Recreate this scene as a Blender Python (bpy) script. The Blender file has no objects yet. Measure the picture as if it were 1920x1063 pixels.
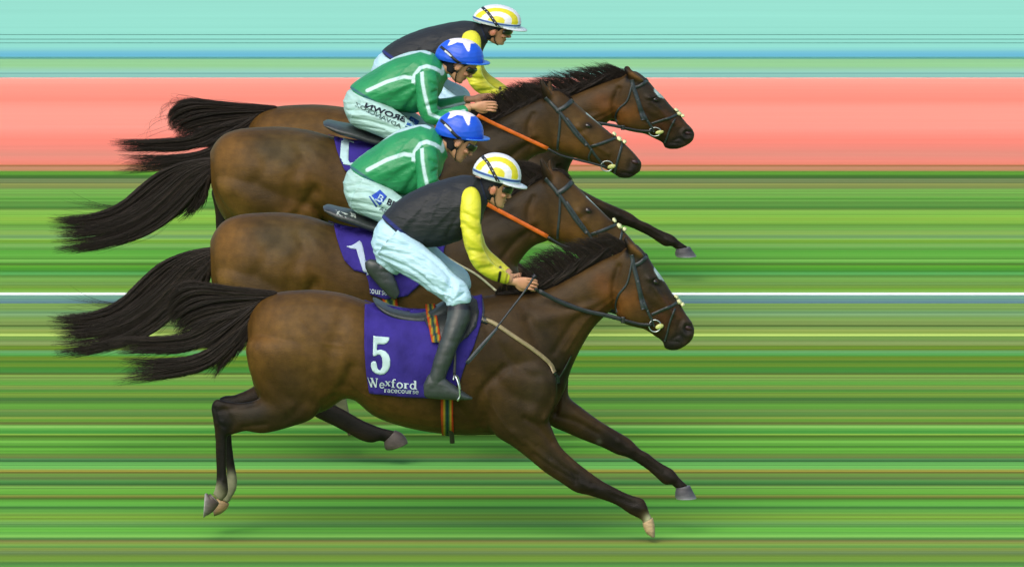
import bpy, math, random
import numpy as np
from mathutils import Vector
from mathutils.bvhtree import BVHTree
from mathutils.geometry import delaunay_2d_cdt

scene = bpy.context.scene
col = scene.collection
R = math.radians
TH = R(10.0); SN, CS = math.sin(TH), math.cos(TH)
S = 290.0                      # photograph pixels per metre
FRONT = 1010.0                 # photograph row of the ground under the nearest horse

# ------------------------------------------------------------------ camera, light
cam_d = bpy.data.cameras.new("Camera"); cam = bpy.data.objects.new("Camera", cam_d); col.objects.link(cam)
cam_d.type = 'ORTHO'; cam_d.ortho_scale = 1920 / S; cam_d.clip_start = 0.1; cam_d.clip_end = 400
zc = (FRONT - 531.5) / S / CS
cam.location = (0, -14 * CS, zc + 14 * SN); cam.rotation_euler = (math.pi / 2 - TH, 0, 0)
scene.camera = cam

world = bpy.data.worlds.new("World"); scene.world = world; world.use_nodes = True
nt = world.node_tree
sky = nt.nodes.new('ShaderNodeTexSky'); sky.sky_type = 'NISHITA'; sky.sun_disc = False
SUN_EL, SUN_AZ = R(50), R(205)            # azimuth clockwise from +Y
sky.sun_elevation = SUN_EL; sky.sun_rotation = SUN_AZ
sky.dust_density = 4.0; sky.air_density = 1.0
nt.links.new(sky.outputs[0], nt.nodes['Background'].inputs[0]); nt.nodes['Background'].inputs[1].default_value = 0.15
sd = bpy.data.lights.new("Sun", 'SUN'); sun = bpy.data.objects.new("Sun", sd); col.objects.link(sun)
sd.energy = 0.75; sd.angle = R(58); sd.color = (1.0, 0.965, 0.9)
sv = Vector((math.sin(SUN_AZ) * math.cos(SUN_EL), math.cos(SUN_AZ) * math.cos(SUN_EL), math.sin(SUN_EL)))
sun.rotation_euler = sv.to_track_quat('Z', 'Y').to_euler(); sun.location = sv * 30
scene.view_settings.view_transform = 'Standard'; scene.view_settings.look = 'None'
scene.view_settings.exposure = 0.5; scene.view_settings.gamma = 1.0

# ------------------------------------------------------------------ helpers
def lin(c):
    c = np.asarray(c, float) / 255.0
    return np.where(c <= 0.04045, c / 12.92, ((c + 0.055) / 1.055) ** 2.4)
def C(r, g, b, k=1.0):
    return lin((r, g, b)) * k

G = FRONT
def P(px, py, y=0.0):
    return np.array([(px - 960) / S, y, ((G - py) / S - y * SN) / CS])
def to_px(V):
    return 960 + S * V[:, 0], G - S * (V[:, 2] * CS + V[:, 1] * SN)

def mat(name, rough=0.6, spec=0.5, nscale=(30, 30, 30), namt=0.15, bump=0.0, bscale=(60, 60, 60), bdist=0.004, metal=0.0, sheen=0.0, coat=0.0, emit=None):
    m = bpy.data.materials.new(name); m.use_nodes = True
    N, L = m.node_tree.nodes, m.node_tree.links
    b = N['Principled BSDF']
    b.inputs['Roughness'].default_value = rough; b.inputs['Metallic'].default_value = metal
    b.inputs['Specular IOR Level'].default_value = spec
    if sheen: b.inputs['Sheen Weight'].default_value = sheen; b.inputs['Sheen Roughness'].default_value = 0.5
    if coat: b.inputs['Coat Weight'].default_value = coat; b.inputs['Coat Roughness'].default_value = 0.15
    at = N.new('ShaderNodeAttribute'); at.attribute_name = 'Col'
    tc = N.new('ShaderNodeTexCoord')
    mp = N.new('ShaderNodeMapping'); mp.inputs['Scale'].default_value = nscale
    L.new(tc.outputs['Object'], mp.inputs[0])
    no = N.new('ShaderNodeTexNoise'); no.inputs['Scale'].default_value = 1.0; no.inputs['Detail'].default_value = 5
    L.new(mp.outputs[0], no.inputs['Vector'])
    mr = N.new('ShaderNodeMapRange'); mr.inputs['From Min'].default_value = 0.3; mr.inputs['From Max'].default_value = 0.7
    mr.inputs['To Min'].default_value = 1 - namt; mr.inputs['To Max'].default_value = 1 + namt
    L.new(no.outputs['Fac'], mr.inputs['Value'])
    vm = N.new('ShaderNodeVectorMath'); vm.operation = 'SCALE'
    L.new(at.outputs['Color'], vm.inputs[0]); L.new(mr.outputs[0], vm.inputs['Scale'])
    L.new(vm.outputs[0], b.inputs['Base Color'])
    if bump:
        mp2 = N.new('ShaderNodeMapping'); mp2.inputs['Scale'].default_value = bscale
        L.new(tc.outputs['Object'], mp2.inputs[0])
        n2 = N.new('ShaderNodeTexNoise'); n2.inputs['Scale'].default_value = 1.0; n2.inputs['Detail'].default_value = 4
        L.new(mp2.outputs[0], n2.inputs['Vector'])
        bp = N.new('ShaderNodeBump'); bp.inputs['Strength'].default_value = bump; bp.inputs['Distance'].default_value = bdist
        L.new(n2.outputs['Fac'], bp.inputs['Height']); L.new(bp.outputs[0], b.inputs['Normal'])
    return m

M = {
 'coat': mat('horse_coat', 0.52, 0.17, (16, 16, 16), 0.20, 0.35, (60, 60, 190), 0.006),
 'hair': mat('horse_hair', 0.5, 0.3, (40, 40, 40), 0.25),
 'hoof': mat('hoof_horn', 0.5, 0.4, (20, 20, 60), 0.25, 0.3, (40, 40, 120), 0.003),
 'silk': mat('silk_cloth', 0.42, 0.45, (8, 8, 8), 0.10, 0.6, (16, 16, 30), 0.012),
 'breech': mat('breeches_cloth', 0.6, 0.35, (10, 10, 10), 0.06, 0.8, (9, 9, 34), 0.016),
 'leather': mat('leather', 0.42, 0.5, (30, 30, 30), 0.18, 0.5, (24, 24, 24), 0.006),
 'cloth': mat('saddle_cloth_fabric', 0.8, 0.2, (7, 7, 7), 0.22, 0.9, (9, 9, 7), 0.02),
 'skin': mat('skin', 0.5, 0.4, (40, 40, 40), 0.10, 0.2, (120, 120, 120), 0.002),
 'cap': mat('cap_silk', 0.38, 0.5, (14, 14, 14), 0.06, 0.5, (14, 14, 26), 0.008),
 'print': mat('printed_white', 0.7, 0.3, (30, 30, 30), 0.06),
 'metal': mat('steel', 0.28, 0.5, (30, 30, 30), 0.05, metal=0.9),
 'gloss': mat('dark_gloss', 0.34, 0.6, (30, 30, 30), 0.05, coat=0.5),
 'grass': mat('streaked_turf', 0.95, 0.1, (0.35, 40, 40), 0.10),
 'paint': mat('painted_board', 0.55, 0.35, (0.5, 1, 60), 0.03),
}

def setcol(me, cols):
    a = me.color_attributes.new('Col', 'FLOAT_COLOR', 'POINT')
    c = np.ones((len(me.vertices), 4)); c[:, :3] = cols
    a.data.foreach_set('color', c.ravel())

def link_mesh(name, V, F, m, cols, parent=None, smooth=True, sub=None):
    """one mesh object; vertices given in the horse frame, stored relative to the parent thing's base"""
    V = np.asarray(V, float)
    if parent is not None: V = V - np.array(parent['_base'])
    me = bpy.data.meshes.new(name)
    me.from_pydata(V.tolist(), [], [list(map(int, f)) for f in F]); me.update()
    if smooth: me.polygons.foreach_set('use_smooth', [True] * len(me.polygons))
    setcol(me, cols); me.materials.append(M[m] if isinstance(m, str) else m)
    o = bpy.data.objects.new(name, me); col.objects.link(o)
    if sub is not None: o.parent = sub
    elif parent is not None: o.parent = parent
    return o

def thing(name, label, cat, base, depth=0.0, group=None):
    o = bpy.data.objects.new(name, None); col.objects.link(o)
    o.location = (base[0], base[1] + depth, base[2]); o['_base'] = [float(v) for v in base]
    o.empty_display_size = 0.1
    o['label'] = label; o['category'] = cat
    if group: o['group'] = group
    return o

def catmull(A, sub):
    A = np.asarray(A, float)
    if len(A) < 3:
        t = np.linspace(0, 1, sub + 1)[:, None]; return A[0] * (1 - t) + A[-1] * t
    Q = np.vstack([2 * A[0] - A[1], A, 2 * A[-1] - A[-2]]); out = []
    for i in range(len(A) - 1):
        p0, p1, p2, p3 = Q[i:i + 4]
        for t in np.linspace(0, 1, sub, endpoint=False):
            out.append(0.5 * ((2 * p1) + (-p0 + p2) * t + (2 * p0 - 5 * p1 + 4 * p2 - p3) * t * t + (-p0 + 3 * p1 - 3 * p2 + p3) * t ** 3))
    out.append(A[-1]); return np.array(out)

class Buf:
    def __init__(s): s.V = []; s.F = []; s.n = 0
    def add(s, V, F):
        V = np.asarray(V, float); s.V.append(V)
        s.F += [[i + s.n for i in f] for f in F]; s.n += len(V)
    def rings(s, R_):
        n = len(R_[0]); k = len(R_)
        V = np.vstack(R_ + [np.mean(R_[0], 0)[None], np.mean(R_[-1], 0)[None]]); F = []
        for i in range(k - 1):
            for j in range(n):
                j2 = (j + 1) % n
                F.append([i * n + j, i * n + j2, (i + 1) * n + j2, (i + 1) * n + j])
        for j in range(n):
            j2 = (j + 1) % n
            F.append([k * n, j2, j]); F.append([k * n + 1, (k - 1) * n + j, (k - 1) * n + j2])
        s.add(V, F)
    def loft(s, rings, sub=4, n=24, e=0.92):
        """rings: (top px,py, bottom px,py, y centre, half width)"""
        D = []
        for r in rings:
            D.append(np.concatenate([P(r[0], r[1], r[4]), P(r[2], r[3], r[4]), [r[5]]]))
        D = catmull(D, sub); a = np.linspace(0, 2 * np.pi, n, endpoint=False)
        ca = np.sign(np.cos(a)) * np.abs(np.cos(a)) ** e; sa = np.sign(np.sin(a)) * np.abs(np.sin(a)) ** e
        out = []
        for d in D:
            T, B, w = d[:3], d[3:6], max(d[6], 0.003); c = (T + B) / 2; h = (T - B) / 2
            out.append(c + ca[:, None] * h + sa[:, None] * np.array([0, w, 0]))
        s.rings(out)
    def tube(s, pts, ra, rb=None, sub=4, n=16):
        """pts: 3D points, ra: radius in the x-z plane, rb: radius across"""
        rb = ra if rb is None else rb
        if np.isscalar(ra): ra = [ra] * len(pts)
        if np.isscalar(rb): rb = [rb] * len(pts)
        D = catmull([np.concatenate([p, [a_, b_]]) for p, a_, b_ in zip(pts, ra, rb)], sub)
        a = np.linspace(0, 2 * np.pi, n, endpoint=False); out = []
        for i, d in enumerate(D):
            t = D[min(i + 1, len(D) - 1)][:3] - D[max(i - 1, 0)][:3]; t = t / (np.linalg.norm(t) + 1e-9)
            N = np.cross(t, [0, 1, 0]); ln = np.linalg.norm(N)
            N = np.array([0, 0, 1.0]) if ln < 0.15 else N / ln
            B = np.cross(t, N)
            out.append(d[:3] + np.cos(a)[:, None] * N * max(d[3], 1e-3) + np.sin(a)[:, None] * B * max(d[4], 1e-3))
        s.rings(out)
    def ell(s, c, r, ang=0.0, n=16, m=10):
        """ellipsoid, rotated nose-down by ang about y"""
        V = []
        for i in range(m + 1):
            v = np.pi * i / m
            for j in range(n):
                u = 2 * np.pi * j / n
                x, y, z = r[0] * math.sin(v) * math.cos(u), r[1] * math.sin(v) * math.sin(u), r[2] * math.cos(v)
                V.append([c[0] + x * math.cos(ang) + z * math.sin(ang), c[1] + y, c[2] - x * math.sin(ang) + z * math.cos(ang)])
        F = []
        for i in range(m):
            for j in range(n):
                F.append([i * n + j, (i + 1) * n + j, (i + 1) * n + (j + 1) % n, i * n + (j + 1) % n])
        s.add(V, F)
    def get(s): return np.vstack(s.V), s.F

def mirror(V, F): 
    V = V.copy(); V[:, 1] *= -1; return V, [f[::-1] for f in F]

def union(buf, voxel):
    V, F = buf.get()
    me = bpy.data.meshes.new('tmp'); me.from_pydata(V.tolist(), [], F); me.update()
    o = bpy.data.objects.new('tmp', me); col.objects.link(o)
    md = o.modifiers.new('r', 'REMESH'); md.mode = 'VOXEL'; md.voxel_size = voxel; md.adaptivity = 0
    bpy.context.view_layer.update()
    dg = bpy.context.evaluated_depsgraph_get()
    m2 = bpy.data.meshes.new_from_object(o.evaluated_get(dg))
    n = len(m2.vertices); W = np.empty(n * 3); m2.vertices.foreach_get('co', W); W = W.reshape(-1, 3)
    fl = np.empty(len(m2.loops), int); m2.loops.foreach_get('vertex_index', fl)
    Q = fl.reshape(-1, 4)
    bpy.data.objects.remove(o); bpy.data.meshes.remove(me); bpy.data.meshes.remove(m2)
    return W.astype(float), Q

def smooth(V, Q, it=6, lam=0.5, mu=-0.52):
    E = np.vstack([Q[:, [0, 1]], Q[:, [1, 2]], Q[:, [2, 3]], Q[:, [3, 0]]])
    a = np.concatenate([E[:, 0], E[:, 1]]); b = np.concatenate([E[:, 1], E[:, 0]])
    n = len(V); deg = np.maximum(np.bincount(a, minlength=n), 1)
    for i in range(it):
        for f in ((lam, mu) if mu else (lam,)):
            A = np.stack([np.bincount(a, weights=V[b, k], minlength=n) / deg for k in range(3)], 1)
            V = V + f * (A - V)
    return V

def normals(V, Q):
    n = np.cross(V[Q[:, 2]] - V[Q[:, 0]], V[Q[:, 3]] - V[Q[:, 1]])
    N = np.zeros_like(V)
    for k in range(4):
        for c in range(3): N[:, c] += np.bincount(Q[:, k], weights=n[:, c], minlength=len(V))
    return N / (np.linalg.norm(N, axis=1)[:, None] + 1e-12)

def pdist(px, py, pts):
    pts = np.asarray(pts, float); d = np.full(len(px), 1e9)
    if len(pts) == 1: return np.hypot(px - pts[0, 0], py - pts[0, 1])
    for a, b in zip(pts[:-1], pts[1:]):
        ab = b - a; L2 = (ab ** 2).sum() + 1e-9
        t = np.clip(((px - a[0]) * ab[0] + (py - a[1]) * ab[1]) / L2, 0, 1)
        d = np.minimum(d, np.hypot(px - a[0] - t * ab[0], py - a[1] - t * ab[1]))
    return d

def carve(V, Q, strokes):
    """press muscle lines into (depth > 0) or swell them out of (depth < 0) the near side"""
    N = normals(V, Q); px, py = to_px(V)
    face = np.clip((-N[:, 1] - 0.05) / 0.5, 0, 1)
    out = V.copy()
    for st in strokes:
        pts, w, dep = st[:3]; y0, y1 = st[3] if len(st) > 3 else (-9, 9)
        g = np.exp(-(pdist(px, py, catmull(pts, 5) if len(pts) > 2 else pts) / w) ** 2) * face * ((V[:, 1] > y0) & (V[:, 1] < y1))
        out -= N * (g * dep)[:, None]
    return out

def brush(cols, px, py, Y, pts, w, c, a=1.0, yr=(-9, 9), hard=False):
    d = pdist(px, py, pts)
    k = (np.clip((w - d) / 1.5 + 0.5, 0, 1) if hard else np.exp(-(d / w) ** 2)) * a * ((Y > yr[0]) & (Y < yr[1]))
    return cols * (1 - k[:, None]) + np.asarray(c) * k[:, None]

def vnoise(V, sc, seed=0):
    """cheap smooth noise from sums of sines"""
    rs = np.random.RandomState(seed); s = np.zeros(len(V))
    for i in range(9):
        k = rs.normal(size=3) * np.array(sc); s += np.sin(V @ k + rs.uniform(0, 6.28))
    return s / 4.0

def bvh_of(V, F): return BVHTree.FromPolygons([Vector(v) for v in V], [list(map(int, f)) for f in F])
VD = Vector((0, CS, -SN))
def hit(px, py, bvh, off=0.004):
    o = Vector(P(px, py, -3.0)); h = bvh.ray_cast(o, VD)
    if h[0] is None: return None
    return np.array(h[0] - VD * off)
def hit_or_near(px, py, bvh, off, y=0.0):
    h = hit(px, py, bvh, off)
    if h is None:
        q = bvh.find_nearest(Vector(P(px, py, y))); h = np.array(q[0] + q[1].normalized() * off)
    return h

def strap_geo(path, width, bvh, off=0.006, thick=0.005, step=4.0, sub=6, y=0.0):
    pts = catmull(path, sub) if len(path) > 2 else catmull(path, max(2, int(math.hypot(path[1][0] - path[0][0], path[1][1] - path[0][1]) / step)))
    V = []; k = len(pts)
    for i in range(k):
        t = pts[min(i + 1, k - 1)] - pts[max(i - 1, 0)]; t = t / (np.hypot(*t) + 1e-9); n = np.array([-t[1], t[0]])
        for s_ in (-1, 0, 1):
            q = pts[i] + n * s_ * width / 2; V.append(hit_or_near(q[0], q[1], bvh, off, y))
    V = np.array(V); B = V + np.array([0, CS, -SN]) * thick; F = []
    for i in range(k - 1):
        for j in range(2):
            a = i * 3 + j; F.append([a, a + 1, a + 4, a + 3]); F.append([a + 3 * k + 3, a + 3 * k + 4, a + 3 * k + 1, a + 3 * k])
        a = i * 3; F.append([a, a + 3, a + 3 + 3 * k, a + 3 * k]); a += 2; F.append([a + 3, a, a + 3 * k, a + 3 + 3 * k])
    for i in (0, k - 1):
        for j in range(2): a = i * 3 + j; F.append([a + 1, a, a + 3 * k, a + 1 + 3 * k])
    return np.vstack([V, B]), F

def inside(p, poly):
    x, y = p; c = False; n = len(poly)
    for i in range(n):
        x1, y1 = poly[i]; x2, y2 = poly[i - 1]
        if (y1 > y) != (y2 > y) and x < (x2 - x1) * (y - y1) / (y2 - y1) + x1: c = not c
    return c

def patch_geo(poly, bvh, off=0.008, thick=0.006, step=6.0, dens=4.0, y=0.0):
    poly = [tuple(p) for p in poly]; pp = []
    for i in range(len(poly)):
        a, b = np.array(poly[i]), np.array(poly[(i + 1) % len(poly)]); k = max(1, int(np.hypot(*(b - a)) / dens))
        for j in range(k): pp.append(tuple(a + (b - a) * j / k))
    ar = np.array(pp); xs = np.arange(ar[:, 0].min(), ar[:, 0].max(), step); ys = np.arange(ar[:, 1].min(), ar[:, 1].max(), step)
    g = [(x + 0.37, y_ + 0.21) for x in xs for y_ in ys]
    ga = np.array(g) if g else np.zeros((0, 2))
    if len(g):
        d = pdist(ga[:, 0], ga[:, 1], np.vstack([ar, ar[:1]])); g = [p for p, dd in zip(g, d) if dd > step * 0.35 and inside(p, pp)]
    n = len(pp)
    r = delaunay_2d_cdt([Vector(p) for p in pp + g], [(i, (i + 1) % n) for i in range(n)], [], 1, 1e-4)
    V2 = [(v.x, v.y) for v in r[0]]; F = [list(f) for f in r[2]]
    V = np.array([hit_or_near(x, y_, bvh, off, y) for x, y_ in V2])
    k = len(V); cnt = {}
    for f in F:
        for a, b in zip(f, f[1:] + f[:1]): cnt[(a, b)] = 1
    V = np.vstack([V, V + np.array([0, CS, -SN]) * thick]); FF = [f for f in F] + [[i + k for i in f[::-1]] for f in F]
    for (a, b) in cnt:
        if (b, a) not in cnt: FF.append([b, a, a + k, b + k])
    return V, FF, np.array(V2 + V2)

def text_geo(txt, org, xd, yd, bvh, off=0.004, bold=0.0, space=1.0):
    """lettering laid on a surface; org/xd/yd in photograph pixels (xd: one em to the right, yd: one em up)"""
    cu = bpy.data.curves.new('t', 'FONT'); cu.body = txt; cu.resolution_u = 3; cu.offset = bold; cu.space_character = space
    o = bpy.data.objects.new('t', cu); col.objects.link(o); bpy.context.view_layer.update()
    m2 = bpy.data.meshes.new_from_object(o.evaluated_get(bpy.context.evaluated_depsgraph_get()))
    V2 = np.array([v.co[:2] for v in m2.vertices]); F = [list(p.vertices) for p in m2.polygons]
    bpy.data.objects.remove(o); bpy.data.curves.remove(cu); bpy.data.meshes.remove(m2)
    q = np.array(org) + V2[:, :1] * np.array(xd) + V2[:, 1:2] * np.array(yd)
    return np.array([hit_or_near(x, y, bvh, off, -0.3) for x, y in q]), F

def strands(buf_cols, guides, n, ys, rad, seed, wob=6.0, y0=0.0, lmin=0.7, seg=12, c=(34, 29, 24), cv=0.5, clumps=26, pull=.52):
    """hair locks blown between neighbouring guide lines"""
    rs = np.random.RandomState(seed); buf, cols = buf_cols
    Gd = [catmull(g, 6) for g in guides]
    Gd = [np.stack([np.interp(np.linspace(0, len(g) - 1, seg), range(len(g)), g[:, k]) for k in range(2)], 1) for g in Gd]
    cj = rs.uniform(.2, .8, 97)
    for i in range(n):
        u = rs.uniform(0, len(Gd) - 1) * .9999; a = int(u); f = u - a
        g = Gd[a] * (1 - f) + Gd[min(a + 1, len(Gd) - 1)] * f
        if clumps:
            kk = int(u / (len(Gd) - 1) * clumps); uc = min((kk + cj[kk % len(cj)]) / clumps, .999) * (len(Gd) - 1); a2 = int(uc); f2 = uc - a2
            gc = Gd[a2] * (1 - f2) + Gd[min(a2 + 1, len(Gd) - 1)] * f2; w_ = (np.linspace(0, 1, seg) ** 1.3 * pull * rs.uniform(.75, 1.1))[:, None]; g = g * (1 - w_) + gc * w_
            crs = np.random.RandomState(seed * 100 + kk); clen = crs.uniform(.93, 1.0); cy = crs.uniform(-1, 1); ph0 = crs.uniform(0, 6.28, 2)
        else: clen, cy, ph0 = 1.0, 0.0, (0, 0)
        L = (rs.uniform(lmin * .9, 1.0) ** 0.75) * clen; t = np.linspace(0, L, seg)
        x = np.interp(t, np.linspace(0, 1, seg), g[:, 0]); y = np.interp(t, np.linspace(0, 1, seg), g[:, 1])
        ph = np.array(ph0) + rs.uniform(-1.1, 1.1, 2); fr = rs.uniform(1.8, 3.2, 2); am = wob * rs.uniform(0.3, 1.1)
        x = x + am * t * np.sin(fr[0] * t * 3 + ph[0]) * 0.6 + rs.normal() * 1.5; y = y + am * t ** 0.8 * np.sin(fr[1] * t * 3 + ph[1]) + rs.normal() * 1.5
        yy = y0 + ys * (rs.uniform(-1, 1) * .6 + cy * .4) * (0.35 + 0.65 * np.sin(np.pi * np.clip(t, 0, 1) * 0.6 + 0.3))
        r = rad * rs.uniform(0.6, 1.3) * (1 - 0.75 * (t / L) ** 3)
        pts = np.array([P(x[k], y[k], yy[k]) for k in range(seg)]); T = np.gradient(pts, axis=0)
        T /= np.linalg.norm(T, axis=1)[:, None] + 1e-9
        N = np.cross(T, [0, 1, 0]); N /= np.linalg.norm(N, axis=1)[:, None] + 1e-9; B = np.cross(T, N)
        V = []; 
        for k in range(seg):
            for q in (0.5, 2.6, 4.7): V.append(pts[k] + (math.cos(q) * N[k] + math.sin(q) * B[k]) * r[k])
        F = []
        for k in range(seg - 1):
            for q in range(3): F.append([k * 3 + q, k * 3 + (q + 1) % 3, k * 3 + 3 + (q + 1) % 3, k * 3 + 3 + q])
        buf.add(V, F); b = rs.uniform(1 - cv, 1 + cv)
        w = rs.uniform(0, 1); cc = C(*c) * b * np.array([1 + 0.25 * w, 1, 1 - 0.2 * w]); cols.append(np.repeat(cc[None], len(V), 0))

# ------------------------------------------------------------------ setting
def structure(o, label=None):
    o['kind'] = 'structure'
    if label: o['label'] = label
    return o

def row_y(py): return (FRONT - py) / S / SN          # depth of the ground seen at a photograph row

STR = [(318,95,160,62),(324,92,162,62),(329,70,135,55),(331,60,118,55),(334,62,116,60),(336,105,135,95),(342,118,142,100),(346,135,145,85),(352,130,148,92),(357,115,172,85),(368,120,172,86),
(373,85,150,60),(376,110,168,80),(380,95,150,70),(386,98,155,75),(389,78,138,60),(393,110,148,70),(396,145,190,90),(403,132,185,78),(410,152,197,80),(418,140,188,78),(421,108,160,60),(424,125,182,85),(430,122,176,84),(434,135,170,90),(438,150,190,95),(443,125,165,110),(447,128,170,100),(451,140,182,65),(455,112,162,58),(460,146,196,110),(464,112,166,82),
(472,98,175,65),(478,112,186,78),(486,94,160,60),(488,138,197,100),(492,98,160,65),(495,88,128,50),(500,95,168,50),(508,72,145,52),(513,96,172,98),(518,88,138,58),(522,128,178,90),(528,124,168,82),(532,112,150,80),(538,115,150,60),(543,120,172,60),(548,150,190,110),(570,135,170,95),(580,136,170,96),(585,118,160,115),(589,140,175,130),(596,128,165,90),(602,140,165,94),(608,146,168,95),(611,88,118,50),(614,140,170,95),(620,157,172,90),(624,135,160,75),(627,205,228,125),(629,215,235,130),(631,120,158,75),(636,125,160,85),(643,150,170,105),(646,148,162,98),(649,110,140,42),(655,115,143,44),(659,118,180,120),(664,90,160,85),(666,78,150,72),(669,108,147,36),(673,120,145,48),
(678,78,130,44),(685,120,155,50),(690,76,142,50),(697,74,138,64),(701,95,118,45),(704,147,176,90),(710,136,170,86),(717,100,162,65),(721,100,160,66),(724,135,160,75),(729,124,153,80),(732,84,150,60),(738,120,153,60),(744,115,150,62),(747,68,128,58),(750,80,118,60),(758,106,166,66),(766,105,165,64),(769,127,150,80),(774,95,140,70),(780,104,148,66),(783,152,172,76),(787,104,162,55),(794,120,125,65),(797,115,176,78),(800,165,220,115),(803,110,180,80),(808,85,165,70),(812,84,165,68),(814,165,205,85),(817,70,110,30),(823,98,148,54),(828,132,202,88),(833,100,165,62),(836,90,150,58),(842,112,182,66),(848,104,168,60),(857,120,130,72),(861,85,150,90),(864,60,108,60),(867,115,190,100),(872,116,186,98),(878,122,190,95),(882,178,170,75),(885,125,115,45),(889,120,160,75),(897,110,135,75),(902,88,154,80),(908,58,108,50),(911,126,170,85),(920,116,186,70),(926,96,158,60),(930,152,155,75),(933,82,105,40),(939,100,170,66),(946,112,190,82),(951,80,140,65),(958,110,175,76),(964,120,160,68),(968,132,176,66),(973,128,165,62),(980,126,180,102),(986,78,130,60),(989,118,188,85),(992,108,185,70),(1000,120,194,88),(1005,142,206,102),(1009,80,130,66),(1014,128,128,72),(1018,150,170,80),(1024,108,164,80),(1029,142,158,76),(1035,122,150,98),(1042,120,150,62),(1049,122,160,62),(1056,88,143,76),(1063,110,170,80)]
GK = np.array([.69, .75, .59]) * 1.0
def ground():
    rows = np.array([s[0] for s in STR], float); cc = np.array([lin(s[1:]) for s in STR])
    rs = np.random.RandomState(4)
    py = np.arange(318, 1090, 0.75); lines = [row_y(p) for p in py]
    c = np.stack([np.interp(py, rows, cc[:, k]) for k in range(3)], 1)
    fine = rs.normal(size=len(py)) * 0.10 + np.repeat(rs.normal(size=len(py) // 3 + 1), 3)[:len(py)] * 0.08
    c = c * (1 + fine)[:, None] * (1 + rs.normal(size=(len(py), 3)) * 0.03) * GK
    ys = [60.0] + lines + [-40.0]; c = np.vstack([c[:1], c, c[-1:]])
    xs = [-60, -20, -8, -4, -2, 0, 2, 4, 8, 20, 60]; V = []; cols = []
    for y, k in zip(ys, c):
        for x in xs: V.append((x, y, 0)); cols.append(k)
    n = len(xs); F = []
    for i in range(len(ys) - 1):
        for j in range(n - 1): F.append([(i + 1) * n + j, (i + 1) * n + j + 1, i * n + j + 1, i * n + j])
    structure(link_mesh('ground', V, F, 'grass', np.clip(np.array(cols), 0.005, 0.9), smooth=False), 'green turf running in long horizontal streaks under the horses')
ground()

def box(x0, x1, y0, y1, z0, z1, rows=None):
    """box whose front is cut into horizontal rows so that painted bands can follow its height"""
    zs = [z0, z1] if rows is None else list(rows); V = []
    for z in zs:
        V += [(x0, y0, z), (x1, y0, z), (x1, y1, z), (x0, y1, z)]
    F = [[3, 2, 1, 0], [len(V) - 4, len(V) - 3, len(V) - 2, len(V) - 1]]
    for i in range(len(zs) - 1):
        for j in range(4): a = i * 4 + j; b = i * 4 + (j + 1) % 4; F.append([a, b, b + 4, a + 4])
    return np.array(V, float), F
def band_board(name, depth, thick, py_top, py_bot, bands, k, m, parent=None, x=30):
    zf = lambda p: ((FRONT - p) / S - depth * SN) / CS
    pr = np.arange(py_bot, py_top - 0.5, -1.0); V, F = box(-x, x, depth, depth + thick, 0, 0, [zf(p) for p in pr])
    bp = np.array([b[0] for b in bands], float); bc = np.array([lin(b[1:]) for b in bands]); rs = np.random.RandomState(abs(int(py_top)) + 3)
    cc = np.stack([np.interp(pr, bp, bc[:, q]) for q in range(3)], 1) * k * (1 + rs.normal(size=len(pr)) * 0.015)[:, None]
    return link_mesh(name, V, F, m, np.repeat(cc, 4, 0), parent, smooth=False)
WD = row_y(322)
t = thing('trackside_hoarding', 'long low red board fence with a pale green upper board running behind the turf', 'hoarding', (0, 0, 0))
band_board('red_board', WD, 0.05, 148, 322.5, [(148,250,168,155),(165,252,155,140),(188,250,145,130),(205,254,162,148),(240,254,160,146),(262,250,140,125),(280,235,142,128),(290,225,146,130),(300,236,142,128),(308,236,138,116),(311,150,110,60),(314,196,142,112),(319,190,140,100),(322,110,150,70)], np.array([.98, .86, .93]), 'paint', t)
band_board('upper_board', WD + 0.1, 0.04, 108.5, 149, [(108.5,80,150,140),(110.5,95,165,150),(112,150,206,150),(124,150,208,146),(130,150,210,170),(136,148,212,190),(137.6,130,190,175),(138.2,95,165,150),(139.5,148,210,188),(147,150,208,190)], np.array([.80, .86, .97]), 'paint', t)
# the sky stands as a backdrop behind the boards: it gives off its own light
def sky_backdrop():
    m = bpy.data.materials.new('sky_light'); m.use_nodes = True; N, L = m.node_tree.nodes, m.node_tree.links
    N.remove(N['Principled BSDF']); e = N.new('ShaderNodeEmission'); at = N.new('ShaderNodeAttribute'); at.attribute_name = 'Col'
    tc = N.new('ShaderNodeTexCoord'); mp = N.new('ShaderNodeMapping'); mp.inputs['Scale'].default_value = (0.3, 1, 30); L.new(tc.outputs['Object'], mp.inputs[0])
    no = N.new('ShaderNodeTexNoise'); no.inputs['Scale'].default_value = 1; L.new(mp.outputs[0], no.inputs['Vector'])
    mr = N.new('ShaderNodeMapRange'); mr.inputs['To Min'].default_value = 0.93; mr.inputs['To Max'].default_value = 1.05; L.new(no.outputs['Fac'], mr.inputs['Value'])
    vm = N.new('ShaderNodeVectorMath'); vm.operation = 'SCALE'; L.new(at.outputs['Color'], vm.inputs[0]); L.new(mr.outputs[0], vm.inputs['Scale'])
    L.new(vm.outputs[0], e.inputs[0]); e.inputs[1].default_value = 0.712; L.new(e.outputs[0], N['Material Output'].inputs[0])
    o = band_board('sky', WD + 0.6, 0.05, -700, 170, [(-700,165,222,215),(0,155,227,210),(60,154,228,211),(88,150,226,212),(94,140,215,214),(98,122,198,216),(103,110,188,215),(109,116,192,214),(170,116,192,214)], 1.0, m, x=60)
    structure(o, 'pale mint green sky with a blue band low down')
sky_backdrop()
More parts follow.
